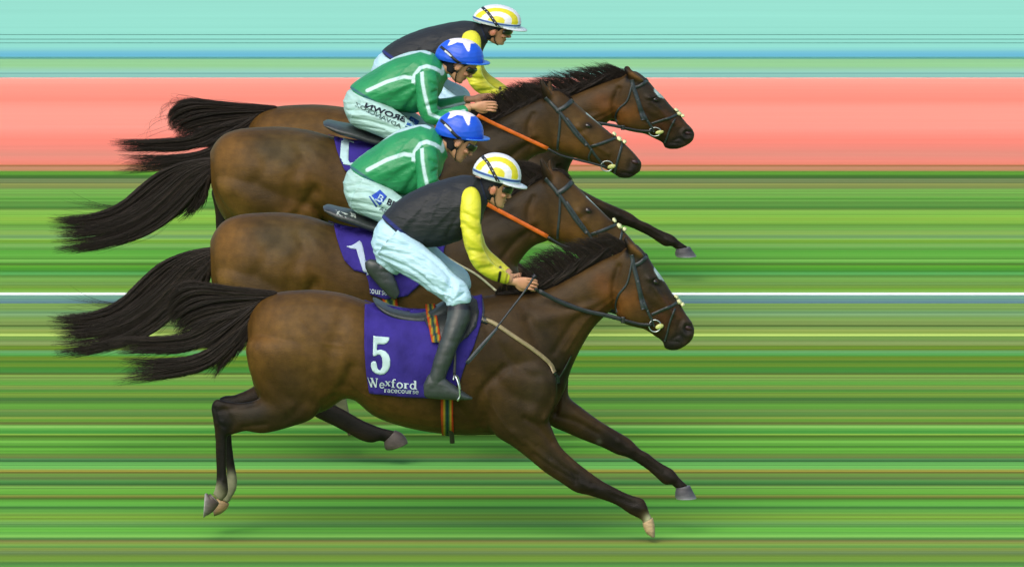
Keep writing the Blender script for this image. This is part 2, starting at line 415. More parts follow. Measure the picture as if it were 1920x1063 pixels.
for k, (py, lab) in enumerate(((65.5, 'uppermost thin dark sensor streak across the pale sky'), (74, 'middle one of the three thin sensor streaks across the pale sky'), (81, 'lowest thin sensor streak across the pale sky just above the blue band'))):  # streaks of the line-scan sensor, built as thin tubes before the sky
    d = WD + 0.4; z = ((FRONT - py) / S - d * SN) / CS
    t = thing('sensor_streak', lab, 'streak', (0, d, z), 0, 'thin sensor streaks across the sky'); t['_base'] = [0, d, z]
    b = Buf(); b.tube([np.array([-30, d, z]), np.array([0, d, z]), np.array([30, d, z])], 0.0026, n=8); V, F = b.get()
    me = link_mesh('streak_line', V, F, 'paint', C(95, 160, 150, 0.8), t)
# low white rail with a blue grey board under it
RD = row_y(569)
t = thing('running_rail', 'low white rail with a blue grey base board crossing the turf', 'rail', (0, RD, 0)); t['_base'] = [0, RD, 0]
band_board('base_board', RD, 0.03, 554.6, 569, [(554,150,190,190),(556,95,150,140),(559,120,165,150),(561,85,135,140),(563,110,150,150),(565,92,128,150),(568,95,130,140)], 0.95, 'paint', t)
zr = ((FRONT - 552.3) / S - RD * SN) / CS
b = Buf(); b.tube([np.array([-30, RD + 0.012, zr]), np.array([0, RD + 0.012, zr]), np.array([30, RD + 0.012, zr])], 0.0095, n=12); V, F = b.get()
link_mesh('rail_tube', V, F, 'paint', C(240, 250, 255, 0.95), t)

# ------------------------------------------------------------------ horses
BR = dict(base=(104, 72, 40), rump=(138, 97, 50), dark=(62, 46, 34), black=(34, 31, 30))

def build_horse(sp, depth):
    global G
    G = sp['G']; dx = sp.get('dx', 0)
    b = Buf()
    b.loft(sp['torso'], 4, 32, 0.95); b.loft(sp['neck'], 5, 28); b.loft(sp['head'], 5, 28, 0.85)
    for L in sp['limbs']: b.loft(L, 5, 20)
    for L in sp['ears']: b.loft(L, 4, 12)
    for c, r, a in sp.get('bulge', []): b.ell(c, r, a)
    V, Q = union(b, 0.0095)
    V = smooth(V, Q, 3, 0.5, 0); V = smooth(V, Q, 5)
    V = carve(V, Q, [(c[0], c[1], c[2] * 1.25) + tuple(c[3:]) for c in sp['carve']])
    V = smooth(V, Q, 1, 0.4, 0)
    px, py = to_px(V); Y = V[:, 1]
    cols = np.repeat(C(*BR['base'])[None], len(V), 0)
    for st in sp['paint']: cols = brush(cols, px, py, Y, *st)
    cols = cols * (1 + 0.10 * vnoise(V, (9, 9, 9), 3))[:, None]
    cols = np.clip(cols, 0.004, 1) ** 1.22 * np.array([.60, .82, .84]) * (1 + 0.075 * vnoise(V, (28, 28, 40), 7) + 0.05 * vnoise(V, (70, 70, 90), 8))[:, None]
    base = P(sp['cx'], G, 0); base[2] = 0
    t = thing('racehorse', sp['label'], 'horse', base, depth, 'racehorses galloping abreast')
    link_mesh('body', V, Q, 'coat', np.clip(cols, 0.004, 1), t)
    bvh = bvh_of(V, Q)
    for rings, c0, c1 in sp['hooves']:
        hb = Buf(); hb.loft(rings, 5, 20, 0.9); HV, HF = hb.get(); k = len(HV)
        f = np.clip(np.arange(k) / k, 0, 1)[:, None] ** 4
        link_mesh('hoof', HV, HF, 'hoof', C(*c0) * (1 - f) + C(*c1) * f, t)
    # eyes
    ex, ey = sp['eye']; h = hit(ex, ey, bvh, 0.0)
    for s_ in (1, -1):
        eb = Buf(); eb.ell((h[0], (h[1] + 0.013) * s_, h[2]), (0.025, 0.02, 0.020), R(40)); EV, EF = eb.get()
        link_mesh('eye', EV, EF, 'gloss', C(18, 12, 10), t)
        lb = Buf(); a = np.linspace(-1, 1, 9)
        pts = [np.array([h[0] + 0.027 * q * math.cos(R(50)) + 0.018 * (1 - q * q) * math.sin(R(50)), (h[1] + 0.004) * s_, h[2] - 0.027 * q * math.sin(R(50)) + 0.018 * (1 - q * q) * math.cos(R(50))]) for q in a]
        lb.tube(pts, [0.002 + 0.005 * (1 - q * q) for q in a], sub=2, n=8); EV, EF = lb.get()
        link_mesh('eyelid', EV, EF, 'coat', C(46, 36, 28), t)
    # nostril
    nx, ny = sp['nostril']; h = hit(nx, ny, bvh, -0.004)
    for s_ in (1, -1):
        eb = Buf(); eb.ell((h[0], h[1] * s_, h[2]), (0.027, 0.013, 0.018), R(sp.get('nang', 50))); EV, EF = eb.get()
        link_mesh('nostril', EV, EF, 'leather', C(40, 12, 12), t)
    for q in (0,):
        sp['mane'][q]['guides'] = [[g[0], (g[1][0] - 6, g[1][1] + 2), (g[2][0] - 18, g[2][1] + 6)] for g in sp['mane'][q]['guides']]
    for nm, lst in (('tail', sp['tail']), ('mane', sp['mane'])):
        hb = (Buf(), [])
        for kw in lst: strands(hb, **kw)
        HV, HF = hb[0].get(); link_mesh(nm, HV, HF, 'hair', np.clip(np.vstack(hb[1]), 0.002, 1), t)
    return t, bvh

def shift(rings, f):
    return [(f(r[0], r[1]) + f(r[2], r[3]) + tuple(r[4:])) for r in rings]

torso5 = [(464,602,466,680,0,.09),(474,580,478,730,0,.17),(492,560,500,770,0,.22),(520,549,535,785,0,.265),(560,545,572,780,0,.285),(600,545,612,768,0,.30),(650,553,655,745,0,.30),
 (700,570,700,778,0,.295),(750,580,750,797,0,.31),(800,583,800,808,0,.315),(850,577,850,814,0,.31),(895,562,900,815,0,.285),(940,552,950,812,0,.25),(985,560,1000,795,0,.22),(1020,600,1040,765,0,.18),(1050,655,1060,728,0,.10)]
neck5 = [(870,562,985,800,0,.20),(925,553,1050,745,0,.185),(985,550,1072,690,0,.15),(1030,540,1092,648,0,.12),(1075,517,1115,612,0,.10),(1120,492,1142,585,0,.09),(1160,474,1165,560,0,.085),(1186,462,1192,540,0,.075)]
head5 = [(1178,460,1136,500,0,.06),(1193,458,1143,545,0,.09),(1212,477,1152,582,0,.105),(1228,502,1165,603,0,.112),(1243,522,1188,612,0,.105),(1258,546,1208,617,0,.085),(1275,570,1228,630,0,.068),(1288,591,1242,640,0,.060),(1297,603,1246,652,0,.060),(1302,617,1256,656,0,.056),(1300,632,1268,656,0,.046),(1293,642,1276,653,0,.030)]
hindN5 = [(520,610,600,610,-.10,.05),(474,630,636,632,-.14,.115),(461,650,632,665,-.16,.14),(466,690,622,712,-.16,.135),(478,722,608,750,-.155,.12),(487,742,588,783,-.15,.10),(479,750,545,800,-.15,.08),(452,755,495,812,-.15,.062),(425,752,463,808,-.15,.05),(405,748,447,811,-.15,.045),(396,762,434,815,-.15,.042),(399,785,428,815,-.15,.038),(403,815,426,818,-.15,.032),(404,850,425,850,-.15,.028),(406,885,425,884,-.15,.028),(405,905,427,902,-.15,.034),(403,915,428,922,-.15,.038),(401,922,421,934,-.15,.033),(398,925,415,940,-.15,.034)]
hindF5 = [(525,610,600,610,.10,.05),(474,640,625,645,.14,.11),(468,690,610,710,.155,.12),(482,715,580,770,.15,.09),(470,727,530,790,.15,.07),(440,740,480,790,.15,.05),(420,742,455,790,.15,.045),(409,752,440,800,.15,.04),(409,785,436,798,.15,.035),(412,815,434,812,.15,.03),(419,850,437,848,.15,.027),(425,885,442,880,.15,.028),(424,902,445,900,.15,.034),(421,915,443,917,.15,.034),(414,925,435,932,.15,.031),(408,932,429,943,.15,.034)]
foreN5 = [(915,655,1005,655,-.11,.06),(885,700,1042,690,-.15,.115),(895,760,1042,745,-.155,.11),(925,812,1030,782,-.15,.095),(960,836,1036,804,-.145,.08),(990,859,1051,836,-.14,.068),(1020,884,1076,861,-.14,.055),(1052,905,1104,883,-.14,.045),(1078,922,1128,900,-.14,.045),(1103,928,1150,912,-.14,.042),(1128,936,1170,922,-.14,.030),(1156,947,1188,929,-.14,.027),(1180,963,1205,934,-.14,.033),(1195,970,1212,944,-.14,.035),(1203,975,1218,962,-.14,.028),(1207,985,1223,972,-.14,.028)]
foreF5 = [(960,650,1060,660,.13,.08),(985,720,1066,705,.15,.10),(1005,775,1067,742,.15,.09),(1033,798,1090,763,.15,.075),(1055,808,1124,788,.15,.06),(1092,824,1154,806,.15,.048),(1128,838,1182,823,.15,.043),(1155,851,1200,841,.15,.042),(1178,858,1216,850,.15,.034),(1206,875,1233,863,.15,.025),(1226,891,1250,873,.15,.025),(1241,905,1262,880,.15,.031),(1249,909,1270,890,.15,.034),(1259,908,1279,900,.15,.026),(1266,916,1291,910,.15,.029)]
ears5 = [[(1182,486,1208,488,-.055,.016),(1173,463,1207,478,-.070,.026),(1169,450,1196,465,-.076,.022),(1170,441,1178,444,-.066,.009)],
         [(1178,470,1202,480,.055,.012),(1173,457,1195,470,.062,.02),(1171,450,1187,459,.064,.018),(1173,443,1180,446,.06,.008)]]
NB, FB = (-9, 0.0), (0.02, 9)
BK, DK, RU = C(34, 31, 30), C(62, 48, 34), C(140, 98, 50)
SOCK = C(190, 170, 140)
paint5 = [
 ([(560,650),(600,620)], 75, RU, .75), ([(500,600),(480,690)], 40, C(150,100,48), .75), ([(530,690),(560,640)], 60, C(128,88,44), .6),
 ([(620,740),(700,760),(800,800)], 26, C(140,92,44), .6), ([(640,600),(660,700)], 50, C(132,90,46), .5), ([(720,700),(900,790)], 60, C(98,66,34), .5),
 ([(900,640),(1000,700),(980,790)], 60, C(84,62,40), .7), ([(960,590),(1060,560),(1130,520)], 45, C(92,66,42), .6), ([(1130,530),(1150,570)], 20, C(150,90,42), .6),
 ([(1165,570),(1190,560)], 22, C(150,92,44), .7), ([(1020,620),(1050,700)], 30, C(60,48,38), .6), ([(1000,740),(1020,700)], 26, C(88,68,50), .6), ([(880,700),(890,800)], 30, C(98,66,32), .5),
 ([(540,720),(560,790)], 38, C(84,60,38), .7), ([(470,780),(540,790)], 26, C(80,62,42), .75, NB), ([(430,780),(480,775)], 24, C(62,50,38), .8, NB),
 ([(400,765),(420,800),(415,860),(415,910)], 22, BK, .92, NB), ([(415,752),(470,755)], 9, BK, .8, NB),
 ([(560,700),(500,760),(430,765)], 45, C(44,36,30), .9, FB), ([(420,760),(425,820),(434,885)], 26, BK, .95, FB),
 ([(408,926),(400,940)], 15, SOCK, .9, NB), ([(407,911),(404,918)], 6, SOCK, .8, NB), ([(434,908),(425,925),(415,945)], 19, SOCK, .95, FB), ([(436,893)], 9, SOCK, .6, FB),
 ([(960,800),(1000,830)], 34, C(84,62,36), .6, NB), ([(1030,860),(1070,890)], 24, C(62,50,38), .8, NB), ([(1090,905),(1150,930),(1195,950)], 25, BK, .85, NB),
 ([(1216,972),(1214,990)], 9, C(215,195,160), .9, NB), ([(1130,820),(1100,810)], 22, C(60,48,36), .8, FB), ([(1150,830),(1200,860),(1250,890),(1275,910)], 25, BK, .85, FB), ([(1060,790),(1090,790)], 25, C(92,68,44), .6, FB), 
 ([(1123,828)], 5, C(130,120,105), .7, FB),
 ([(1290,615),(1270,640),(1252,645)], 20, C(58,52,50), .9), ([(1205,490),(1232,530),(1270,575)], 22, C(66,58,50), .75), ([(1228,528)], 9, C(26,20,18), .85), ([(1215,480),(1226,500)], 8, C(96,62,40), .6), ([(1240,600),(1262,600)], 14, C(78,56,46), .6), ([(1210,530),(1215,570)], 16, C(56,44,34), .6), ([(1235,590),(1250,600)], 12, C(120,70,40), .6), ([(1245,560),(1275,590)], 9, C(126,76,46), .5),
 ([(1195,470),(1205,490)], 14, C(50,42,38), .6), ([(1233,505),(1240,517)], 7, C(225,222,215), 1.0, (-9, 9), True), ([(1240,518),(1244,524)], 3, C(205,200,190), .9, (-9, 9), True),
 ([(1180,462),(1196,474)], 5, C(140,88,48), .7), ([(1172,444),(1177,480)], 5, C(30,24,20), .95, (-9,-.045)), ([(1186,462),(1202,478)], 5, C(150,104,64), .8, (-9,-.045)),
 ([(1050,715),(1062,690)], 16, C(48,38,30), .8)]
carve5 = [
 ([(640,600),(622,660),(610,715),(614,742)], 15, .012), ([(560,640),(590,690),(600,730)], 26, -.012), ([(600,600),(625,640)], 22, .010),
 ([(535,600),(520,660),(530,720)], 34, -.007), ([(505,712),(540,745),(590,750)], 12, .006),
 ([(628,742),(645,720),(660,690)], 10, .014), ([(600,745),(640,735),(660,745)], 8, -.008), ([(480,757),(440,765),(412,770)], 6, .007), ([(545,765),(480,785),(445,795)], 14, -.006), ([(500,795),(455,800)], 4, .006), ([(420,765),(435,790),(432,806)], 4, .006),
 ([(565,760),(540,785)], 8, .007),
 ([(905,600),(935,650),(985,700),(1030,705)], 9, .008), ([(960,640),(1010,680)], 20, -.009), ([(920,700),(960,740),(1010,760)], 12, .009), ([(945,690),(900,740),(905,790)], 8, .013),
 ([(1035,700),(1040,730),(1036,760),(1020,785)], 6, -.012), ([(1000,775),(1020,740),(1020,710)], 12, -.010), ([(1049,700),(1050,740),(1042,775)], 5, .022),
 ([(985,785),(1010,800),(1035,830)], 6, .010, NB), ([(965,810),(1000,835),(1040,870)], 8, -.006, NB), ([(1010,835),(1050,870),(1080,890)], 4, .006, NB), ([(1060,855),(1075,880),(1080,905)], 5, .006, NB), ([(1110,905),(1160,932),(1190,945)], 3.5, .005, NB),
 ([(1040,780),(1080,790),(1120,812)], 5, .007, FB), ([(1080,775),(1130,805),(1160,825)], 8, -.006, FB), ([(1195,850),(1235,880)], 3.5, .005, FB),
 ([(1000,570),(1060,575),(1120,560)], 9, .007), ([(1010,600),(1060,590),(1120,570),(1140,550)], 13, -.010), ([(1040,660),(1080,600),(1130,570)], 7, .008), ([(990,600),(1010,650),(1040,690)], 10, .011),
 ([(1160,500),(1150,540),(1155,580)], 5, .012), ([(1168,560),(1180,590),(1200,600)], 14, -.007), ([(1215,520),(1240,560),(1262,590)], 4, -.010), ([(1205,560),(1235,585)], 7, .007), ([(1222,505),(1232,520)], 7, -.006), ([(1225,535),(1240,538)], 6, .007),
 ([(1262,635),(1275,628),(1284,640)], 3, .008), ([(1278,612),(1284,604),(1294,606)], 3.5, -.010), ([(1278,618),(1286,628),(1294,628)], 3.5, -.008), ([(1288,617)], 6, .012), ([(1228,520),(1216,524)], 3.5, -.008), ([(1218,536),(1232,540)], 3, -.005), ([(1232,545),(1250,580),(1258,605)], 3, -.004), ([(1212,585),(1228,590),(1244,612)], 4, .006), ([(1196,500),(1204,530),(1206,560)], 7, .007), ([(1276,604),(1272,622)], 4, .006), ([(1256,640),(1272,641)], 2.2, .006),
 ([(700,640),(720,700),(760,760)], 10, .005), ([(790,740),(830,800)], 9, .004), ([(860,760),(900,810)], 7, .008), ([(865,740),(885,800)], 12, -.006),
]
carve5 += [([(408,800),(410,850),(411,900)], 3, .006, NB), ([(418,790),(419,850),(418,900)], 3, -.004, NB), ([(402,765),(408,790),(420,800)], 3, .006, NB), ([(410,905),(420,915)], 4, -.005, NB), ([(424,812),(412,790)], 4, -.005, NB), ([(1088,905),(1110,915)], 5, -.005, NB), ([(1090,922),(1110,924)], 3, .005, NB), ([(1115,912),(1165,930)], 3, -.004, NB), ([(1190,950),(1206,955)], 5, -.005, NB), ([(1000,850),(1040,878),(1080,900)], 3, .005, NB), ([(985,820),(1030,860)], 3, .005, NB), ([(1160,828),(1185,842)], 5, -.005, FB), ([(1190,845),(1240,880)], 3, -.004, FB), ([(1250,890),(1262,898)], 5, -.004, FB), ([(720,620),(760,700),(750,790)], 4, -.0025), ([(560,600),(600,640),(640,650)], 3, -.003), ([(640,670),(660,720),(700,750)], 3, -.003), ([(900,720),(940,790),(980,830)], 3, -.004), ([(1150,560),(1100,600),(1060,660)], 3, -.004), ([(1230,560),(1250,590),(1245,620)], 2, -.0035), ([(1240,552),(1262,590)], 2, -.003)]
ridge = [([(x, 700), (x + 12, 770)], 5, .0022) for x in range(690, 860, 17)]
H5 = dict(G=1010, cx=800, torso=torso5, neck=neck5, head=head5, limbs=[hindN5, hindF5, foreN5, foreF5], ears=ears5, carve=carve5 + ridge, paint=paint5,
 label='nearest bay racehorse wearing the cloth numbered 5, galloping with all hooves off the turf',
 hooves=[([(393,925,411,943,-.15,.034),(391,928,407,950,-.15,.043),(389,925,398,960,-.15,.048),(386,924,383,969,-.15,.052),(384,926,381,971,-.15,.05)], (70,60,52), (190,190,185)),
  ([(408,932,430,944,.15,.035),(404,938,426,953,.15,.045),(400,944,415,962,.15,.05),(398,950,402,967,.15,.05)], (150,125,85), (90,80,66)),
  ([(1205,980,1224,970,-.14,.033),(1206,987,1227,982,-.14,.042),(1212,999,1228,994,-.14,.046),(1222,1006,1228,1005,-.14,.04)], (176,152,112), (110,104,96)),
  ([(1268,914,1294,910,.15,.034),(1266,922,1299,920,.15,.044),(1266,930,1304,929,.15,.05),(1268,935,1306,934,.15,.052)], (66,66,70), (150,154,158))],
 eye=(1228,529), nostril=(1290,615), nang=30,
 tail=[dict(guides=[[(516,549),(450,541),(395,534),(350,529),(322,546)],[(515,552),(440,545),(360,538),(322,556),(313,590)],[(512,556),(440,555),(370,556),(328,580),(316,606)],[(508,560),(450,570),(390,580),(345,600),(322,622)],[(505,566),(450,590),(400,605),(360,625),(335,640)]], n=2800, ys=.055, rad=.0014, seed=1, wob=5, lmin=.6, clumps=22, pull=.6),
  dict(guides=[[(508,562),(430,585),(365,622),(296,634),(200,632)],[(505,566),(430,600),(360,640),(285,645),(198,645)],[(500,572),(430,612),(360,655),(285,660),(200,662)]], n=1300, ys=.05, rad=.0014, seed=2, wob=4, lmin=.7, clumps=22, pull=.52),
  dict(guides=[[(498,575),(440,620),(380,662),(310,676),(214,668)],[(495,580),(440,630),(385,675),(316,690),(206,702)],[(490,585),(445,640),(390,688),(318,708),(208,724)]], n=1300, ys=.05, rad=.0014, seed=22, wob=4, lmin=.66, clumps=18, pull=.45),
  dict(guides=[[(500,560),(465,610),(425,650),(370,695)],[(500,560),(475,610),(440,655),(412,690),(396,718)],[(505,558),(478,610),(462,640),(436,676)]], n=650, ys=.05, rad=.002, seed=3, wob=5, lmin=.5, clumps=16),
  dict(guides=[[(500,556),(470,600),(440,640),(400,655)],[(490,560),(440,600),(390,640),(350,655)],[(510,556),(480,600),(462,625),(450,640)]], n=900, ys=.05, rad=.0025, seed=33, wob=4, lmin=.6, clumps=10, pull=.4),
  dict(guides=[[(480,550),(400,535),(330,520),(350,545)],[(450,548),(350,530),(305,560),(296,600)],[(420,600),(300,650),(240,690),(204,688)],[(400,640),(300,690),(250,720),(214,726)]], n=60, ys=.05, rad=.001, seed=5, wob=14, lmin=.5, clumps=0)],
 mane=[dict(guides=[[(930,556),(935,545),(960,536)],[(1000,548),(985,525),(996,500)],[(1035,538),(1010,508),(992,490)],[(1060,527),(1030,492),(1004,470)],[(1090,512),(1060,478),(1036,456)],[(1120,496),(1095,466),(1070,446)],[(1150,482),(1130,456),(1104,438)],[(1182,462),(1162,444),(1136,432)]], n=2400, ys=.022, rad=.0015, seed=6, wob=9, seg=8, lmin=.3, clumps=34, pull=.75),
  dict(guides=[[(930,552),(975,548),(1005,535)],[(960,548),(1010,536),(1040,512)],[(1010,544),(1050,518),(1078,488)],[(1060,522),(1095,492),(1120,466)],[(1100,502),(1140,474),(1165,452)]], n=1000, ys=.035, rad=.0022, seed=7, wob=6, seg=8, lmin=.4, clumps=30, pull=.6)])

f1 = lambda x, y: (x - 70 if x < 900 else x - 70 - (x - 900) * 0.06, 400 + (y - 545) * 0.917)
torso1 = shift(torso5, f1)
neck1 = [(800,420,895,655,0,.20),(850,412,935,590,0,.18),(895,398,955,530,0,.15),(935,378,975,490,0,.12),(975,356,1000,462,0,.10),(1010,338,1030,450,0,.09),(1030,330,1052,430,0,.08),(1046,328,1066,400,0,.07)]
head1 = [(1030,320,1005,375,0,.06),(1052,322,1022,410,0,.09),(1078,346,1036,445,0,.105),(1098,366,1062,458,0,.11),(1120,388,1088,468,0,.10),(1143,410,1112,477,0,.085),(1163,427,1132,487,0,.068),(1182,446,1148,497,0,.062),(1196,464,1160,506,0,.06),(1203,476,1168,508,0,.055),(1201,492,1180,508,0,.038)]
hN1 = [(450,470,540,470,-.10,.05),(408,500,575,505,-.14,.12),(406,535,590,548,-.16,.14),(440,590,600,590,-.155,.13),(500,640,606,620,-.15,.10),(535,685,600,655,-.15,.075),(553,722,596,695,-.15,.06),(560,752,600,720,-.15,.05),(570,768,612,742,-.15,.045),(592,782,620,754,-.15,.036),(625,798,650,770,-.15,.03),(655,814,680,787,-.15,.03),(678,826,703,797,-.15,.034),(697,830,717,802,-.15,.034),(712,826,730,805,-.15,.03),(724,830,742,808,-.15,.033)]
hF1 = [(460,470,560,470,.10,.05),(440,500,590,500,.14,.12),(450,540,605,555,.155,.12),(510,600,630,610,.15,.09),(570,650,640,640,.15,.07),(590,690,645,680,.15,.055),(600,715,650,710,.15,.048),(612,738,648,735,.15,.042),(622,760,652,757,.15,.034),(633,778,656,775,.15,.03),(643,795,662,792,.15,.03)]
fN1 = [(820,520,950,530,-.13,.09),(820,580,965,580,-.15,.11),(840,640,955,630,-.15,.10),(870,690,945,665,-.15,.08),(905,722,965,690,-.15,.06),(945,740,990,712,-.15,.05),(965,760,1005,735,-.15,.045),(955,778,985,765,-.15,.04),(920,785,935,765,-.15,.03),(890,785,900,765,-.15,.032),(875,790,885,770,-.15,.03)]
fF1 = [tuple([r[0] + 12, r[1] + 4, r[2] + 12, r[3] + 4, -r[4], r[5]]) for r in fN1]
ears1 = [[(1040,346,1018,340,-.055,.012),(1034,325,1013,316,-.062,.022),(1026,310,1012,303,-.064,.018),(1017,295,1012,294,-.06,.008)],
         [(1042,346,1022,340,.055,.012),(1040,326,1024,318,.062,.022),(1036,312,1026,306,.064,.018),(1034,300,1030,298,.06,.008)]]
def m1(lst): return [tuple([[f1(*p) for p in s[0]]] + list(s[1:])) for s in lst]
paint1 = m1([p for p in paint5[:8]]) + [
 ([(520,440),(600,430)], 40, C(104,84,54), .6), ([(410,520),(440,580)], 30, C(140,100,52), .6), ([(540,470),(500,440)], 22, C(84,66,42), .6), ([(560,500),(600,540)], 20, C(140,96,48), .55), ([(470,520),(500,540)], 30, C(78,58,36), .5),
 ([(900,440),(960,420)], 50, C(72,56,36), .7), ([(930,380),(1000,350)], 26, C(56,44,30), .7), ([(1000,400),(1010,430)], 22, C(128,86,44), .65), ([(1080,380),(1120,430)], 20, C(128,90,50), .65), ([(1060,440),(1080,440)], 22, C(140,92,46), .7),
 ([(1150,440),(1175,460)], 14, C(110,80,52), .5), ([(1190,480),(1180,500),(1165,502)], 16, C(50,44,42), .9), ([(1102,368),(1124,388),(1160,420)], 3.2, C(225,222,215), .9, (-9, 9), True), ([(1168,426),(1190,452)], 3, C(190,180,165), .6, (-9, 9), True),
 ([(1098,395),(1108,398)], 9, C(50,40,30), .7), ([(1012,296),(1022,335)], 6, C(44,36,30), .8), ([(1030,318),(1042,342)], 4, C(140,96,56), .6),
 ([(560,740),(620,775),(720,815)], 40, BK, .95, NB), ([(540,690),(560,720)], 30, C(50,40,32), .8, NB),
 ([(640,745),(655,800)], 30, C(176,160,130), .9, FB), ([(900,720),(990,750),(900,780)], 40, BK, .9, (-9, 9))]
carve1 = m1([c for c in carve5[:7]]) + [([(560,440),(582,480),(590,540)], 12, .012), ([(470,525),(520,540),(570,535)], 16, .006), ([(500,470),(545,455)], 12, .006), ([(540,480),(560,520)], 20, -.012), ([(480,445),(500,480),(480,510)], 12, .006),
 ([(1000,370),(990,400),(1000,440)], 5, .010), ([(880,470),(950,440),(1000,420)], 12, -.008), ([(930,500),(970,450),(1005,425)], 6, .009), ([(900,430),(960,400)], 10, .006),
 ([(1085,395),(1110,430),(1140,455)], 4, -.009), ([(1085,410),(1098,404)], 5, .007), ([(1050,430),(1075,445)], 12, -.006), ([(1190,465),(1196,476)], 4, -.006), ([(1168,496),(1186,500)], 2.5, .007), ([(1183,470),(1180,486)], 4, .006)]
H1 = dict(G=864, cx=730, torso=torso1, neck=neck1, head=head1, limbs=[hN1, hF1, fN1, fF1], ears=ears1, carve=carve1, paint=paint1,
 label='bay racehorse directly behind the nearest one, number 1 on its cloth, face striped white',
 hooves=[([(720,828,741,806,-.15,.034),(721,838,752,811,-.15,.045),(724,843,761,820,-.15,.052),(732,843,765,830,-.15,.052)], (64,58,54), (90,84,78)),
  ([(645,792,661,790,.15,.03),(648,803,664,800,.15,.038),(652,815,666,812,.15,.042)], (150,130,100), (90,80,66)),
  ([(885,792,872,770,-.15,.032),(868,796,858,770,-.15,.045)], (70,64,58), (90,84,76)), ([(897,796,884,774,.15,.032),(880,800,870,774,.15,.045)], (70,64,58), (90,84,76))],
 eye=(1102,396), nostril=(1191,474), nang=30,
 tail=[dict(guides=[[(404,466),(350,474),(290,500),(225,566),(160,590),(78,592)],[(403,470),(350,488),(300,535),(235,585),(172,608),(82,606)],[(402,478),(355,505),(305,555),(245,604),(182,628),(90,638)]], n=2200, ys=.06, rad=.0015, seed=11, wob=4, lmin=.66, clumps=24, pull=.52),
  dict(guides=[[(402,475),(355,500),(308,550),(250,598),(182,622),(90,628)],[(400,485),(360,525),(312,580),(258,622),(188,648),(94,658)],[(398,492),(368,540),(325,592),(270,632),(198,657),(96,680)]], n=2200, ys=.06, rad=.0015, seed=17, wob=5, lmin=.62, clumps=22, pull=.52),
  dict(guides=[[(402,475),(372,510),(345,560),(300,606)],[(400,480),(384,520),(368,565),(340,604)],[(400,480),(392,520),(386,550),(372,582)]], n=800, ys=.05, rad=.002, seed=12, wob=6, lmin=.5, clumps=18),
  dict(guides=[[(330,500),(240,570),(160,578),(90,586)],[(300,540),(220,565),(170,560),(128,528)],[(300,560),(200,590),(120,594),(82,586)],[(330,590),(280,640),(200,666),(150,660)]], n=50, ys=.05, rad=.0011, seed=13, wob=10, lmin=.6, clumps=0)],
 mane=[dict(guides=[[(880,404),(880,388),(890,375)],[(905,398),(892,372),(892,352)],[(930,385),(918,355),(915,335)],[(960,368),(945,338),(934,318)],[(990,352),(970,322),(958,305)],[(1015,338),(995,312),(982,296)],[(1035,332),(1018,312),(1004,298)]], n=2400, ys=.025, rad=.0015, seed=14, wob=7, seg=8, lmin=.35, clumps=30, pull=.75),
  dict(guides=[[(850,412),(900,402),(935,378)],[(880,404),(930,382),(965,352)],[(930,385),(970,356),(1000,330)],[(980,356),(1010,336),(1034,318)]], n=900, ys=.04, rad=.0024, seed=15, wob=6, seg=8, lmin=.4, clumps=26, pull=.6),
  dict(guides=[[(1038,318),(1056,322),(1076,340)],[(1042,320),(1062,328),(1074,342)]], n=50, ys=.02, rad=.002, seed=16, wob=3, seg=8)])
GROUPED = []
def wrinkle(V, Q, amp, sc, seed):
    N = normals(V, Q); n = vnoise(V, sc, seed) + 0.5 * vnoise(V, np.array(sc) * 2.1, seed + 1)
    return V + N * (n * amp)[:, None]

def creases(V, Q, amp, long_dir, fl, fa, seed):
    """sharp cloth folds that run along long_dir"""
    l = np.array(long_dir, float); l /= np.linalg.norm(l); a = np.cross(l, [0, 1, 0]); N = normals(V, Q)
    U = np.stack([V @ l * fl, V[:, 1] * fl, V @ a * fa], 1); n = vnoise(U, (1, 1, 1), seed) ; m = np.clip(vnoise(V, (7, 7, 7), seed + 9) + .6, 0, 1.3)
    return V + N * (amp * (np.clip(1 - np.abs(n) * 1.5, 0, 1) ** 2 - .3) * m)[:, None]

def head_buf(b, cpx, cpy, ang):
    """a head 0.235 m tall facing +x, tipped nose-down by ang"""
    c = P(cpx, cpy, 0); ca, sa = math.cos(ang), math.sin(ang)
    T = lambda x, y, z: c + np.array([x * ca + z * sa, y, -x * sa + z * ca])
    prof = [(-.120,.030,.072,.020),(-.112,.005,.084,.036),(-.095,-.030,.088,.048),(-.075,-.055,.086,.055),(-.050,-.072,.088,.061),(-.025,-.085,.087,.067),(.0,-.092,.083,.071),(.025,-.097,.091,.074),(.06,-.097,.088,.074),(.09,-.082,.072,.064),(.112,-.05,.04,.04),(.118,-.02,.01,.015)]
    a = np.linspace(0, 2 * np.pi, 26, endpoint=False); D = catmull(prof, 3); R_ = []
    for z, xb, xf, w in D:
        m, h = (xb + xf) / 2, (xf - xb) / 2
        R_.append(np.array([T(m + h * math.cos(q), max(w, .004) * math.copysign(abs(math.sin(q)) ** .85, math.sin(q)), z) for q in a]))
    b.rings(R_)
    nb = [(.080,.012,.007,.012),(.090,-.008,.009,.014),(.102,-.026,.012,.014),(.106,-.036,.015,.012),(.092,-.046,.013,.008)]
    R_ = [np.array([T(x + t * math.cos(q), w * math.sin(q), z) for q in a]) for x, z, w, t in catmull(nb, 3)]
    b.rings(R_)
    e = lambda x, y, z, r: b.ell(T(x, y, z), r, ang)
    e(.086, 0, -.064, (.010, .024, .0065)); e(.084, 0, -.077, (.010, .021, .0075)); e(.078, 0, -.104, (.014, .02, .016))
    for s in (1, -1):
        e(.079, .034 * s, .018, (.010, .022, .006)); e(.066, .045 * s, -.028, (.018, .018, .016))
        e(-.012, .076 * s, -.012, (.020, .010, .033)); e(-.004, .083 * s, -.012, (.013, .008, .026))
    return T

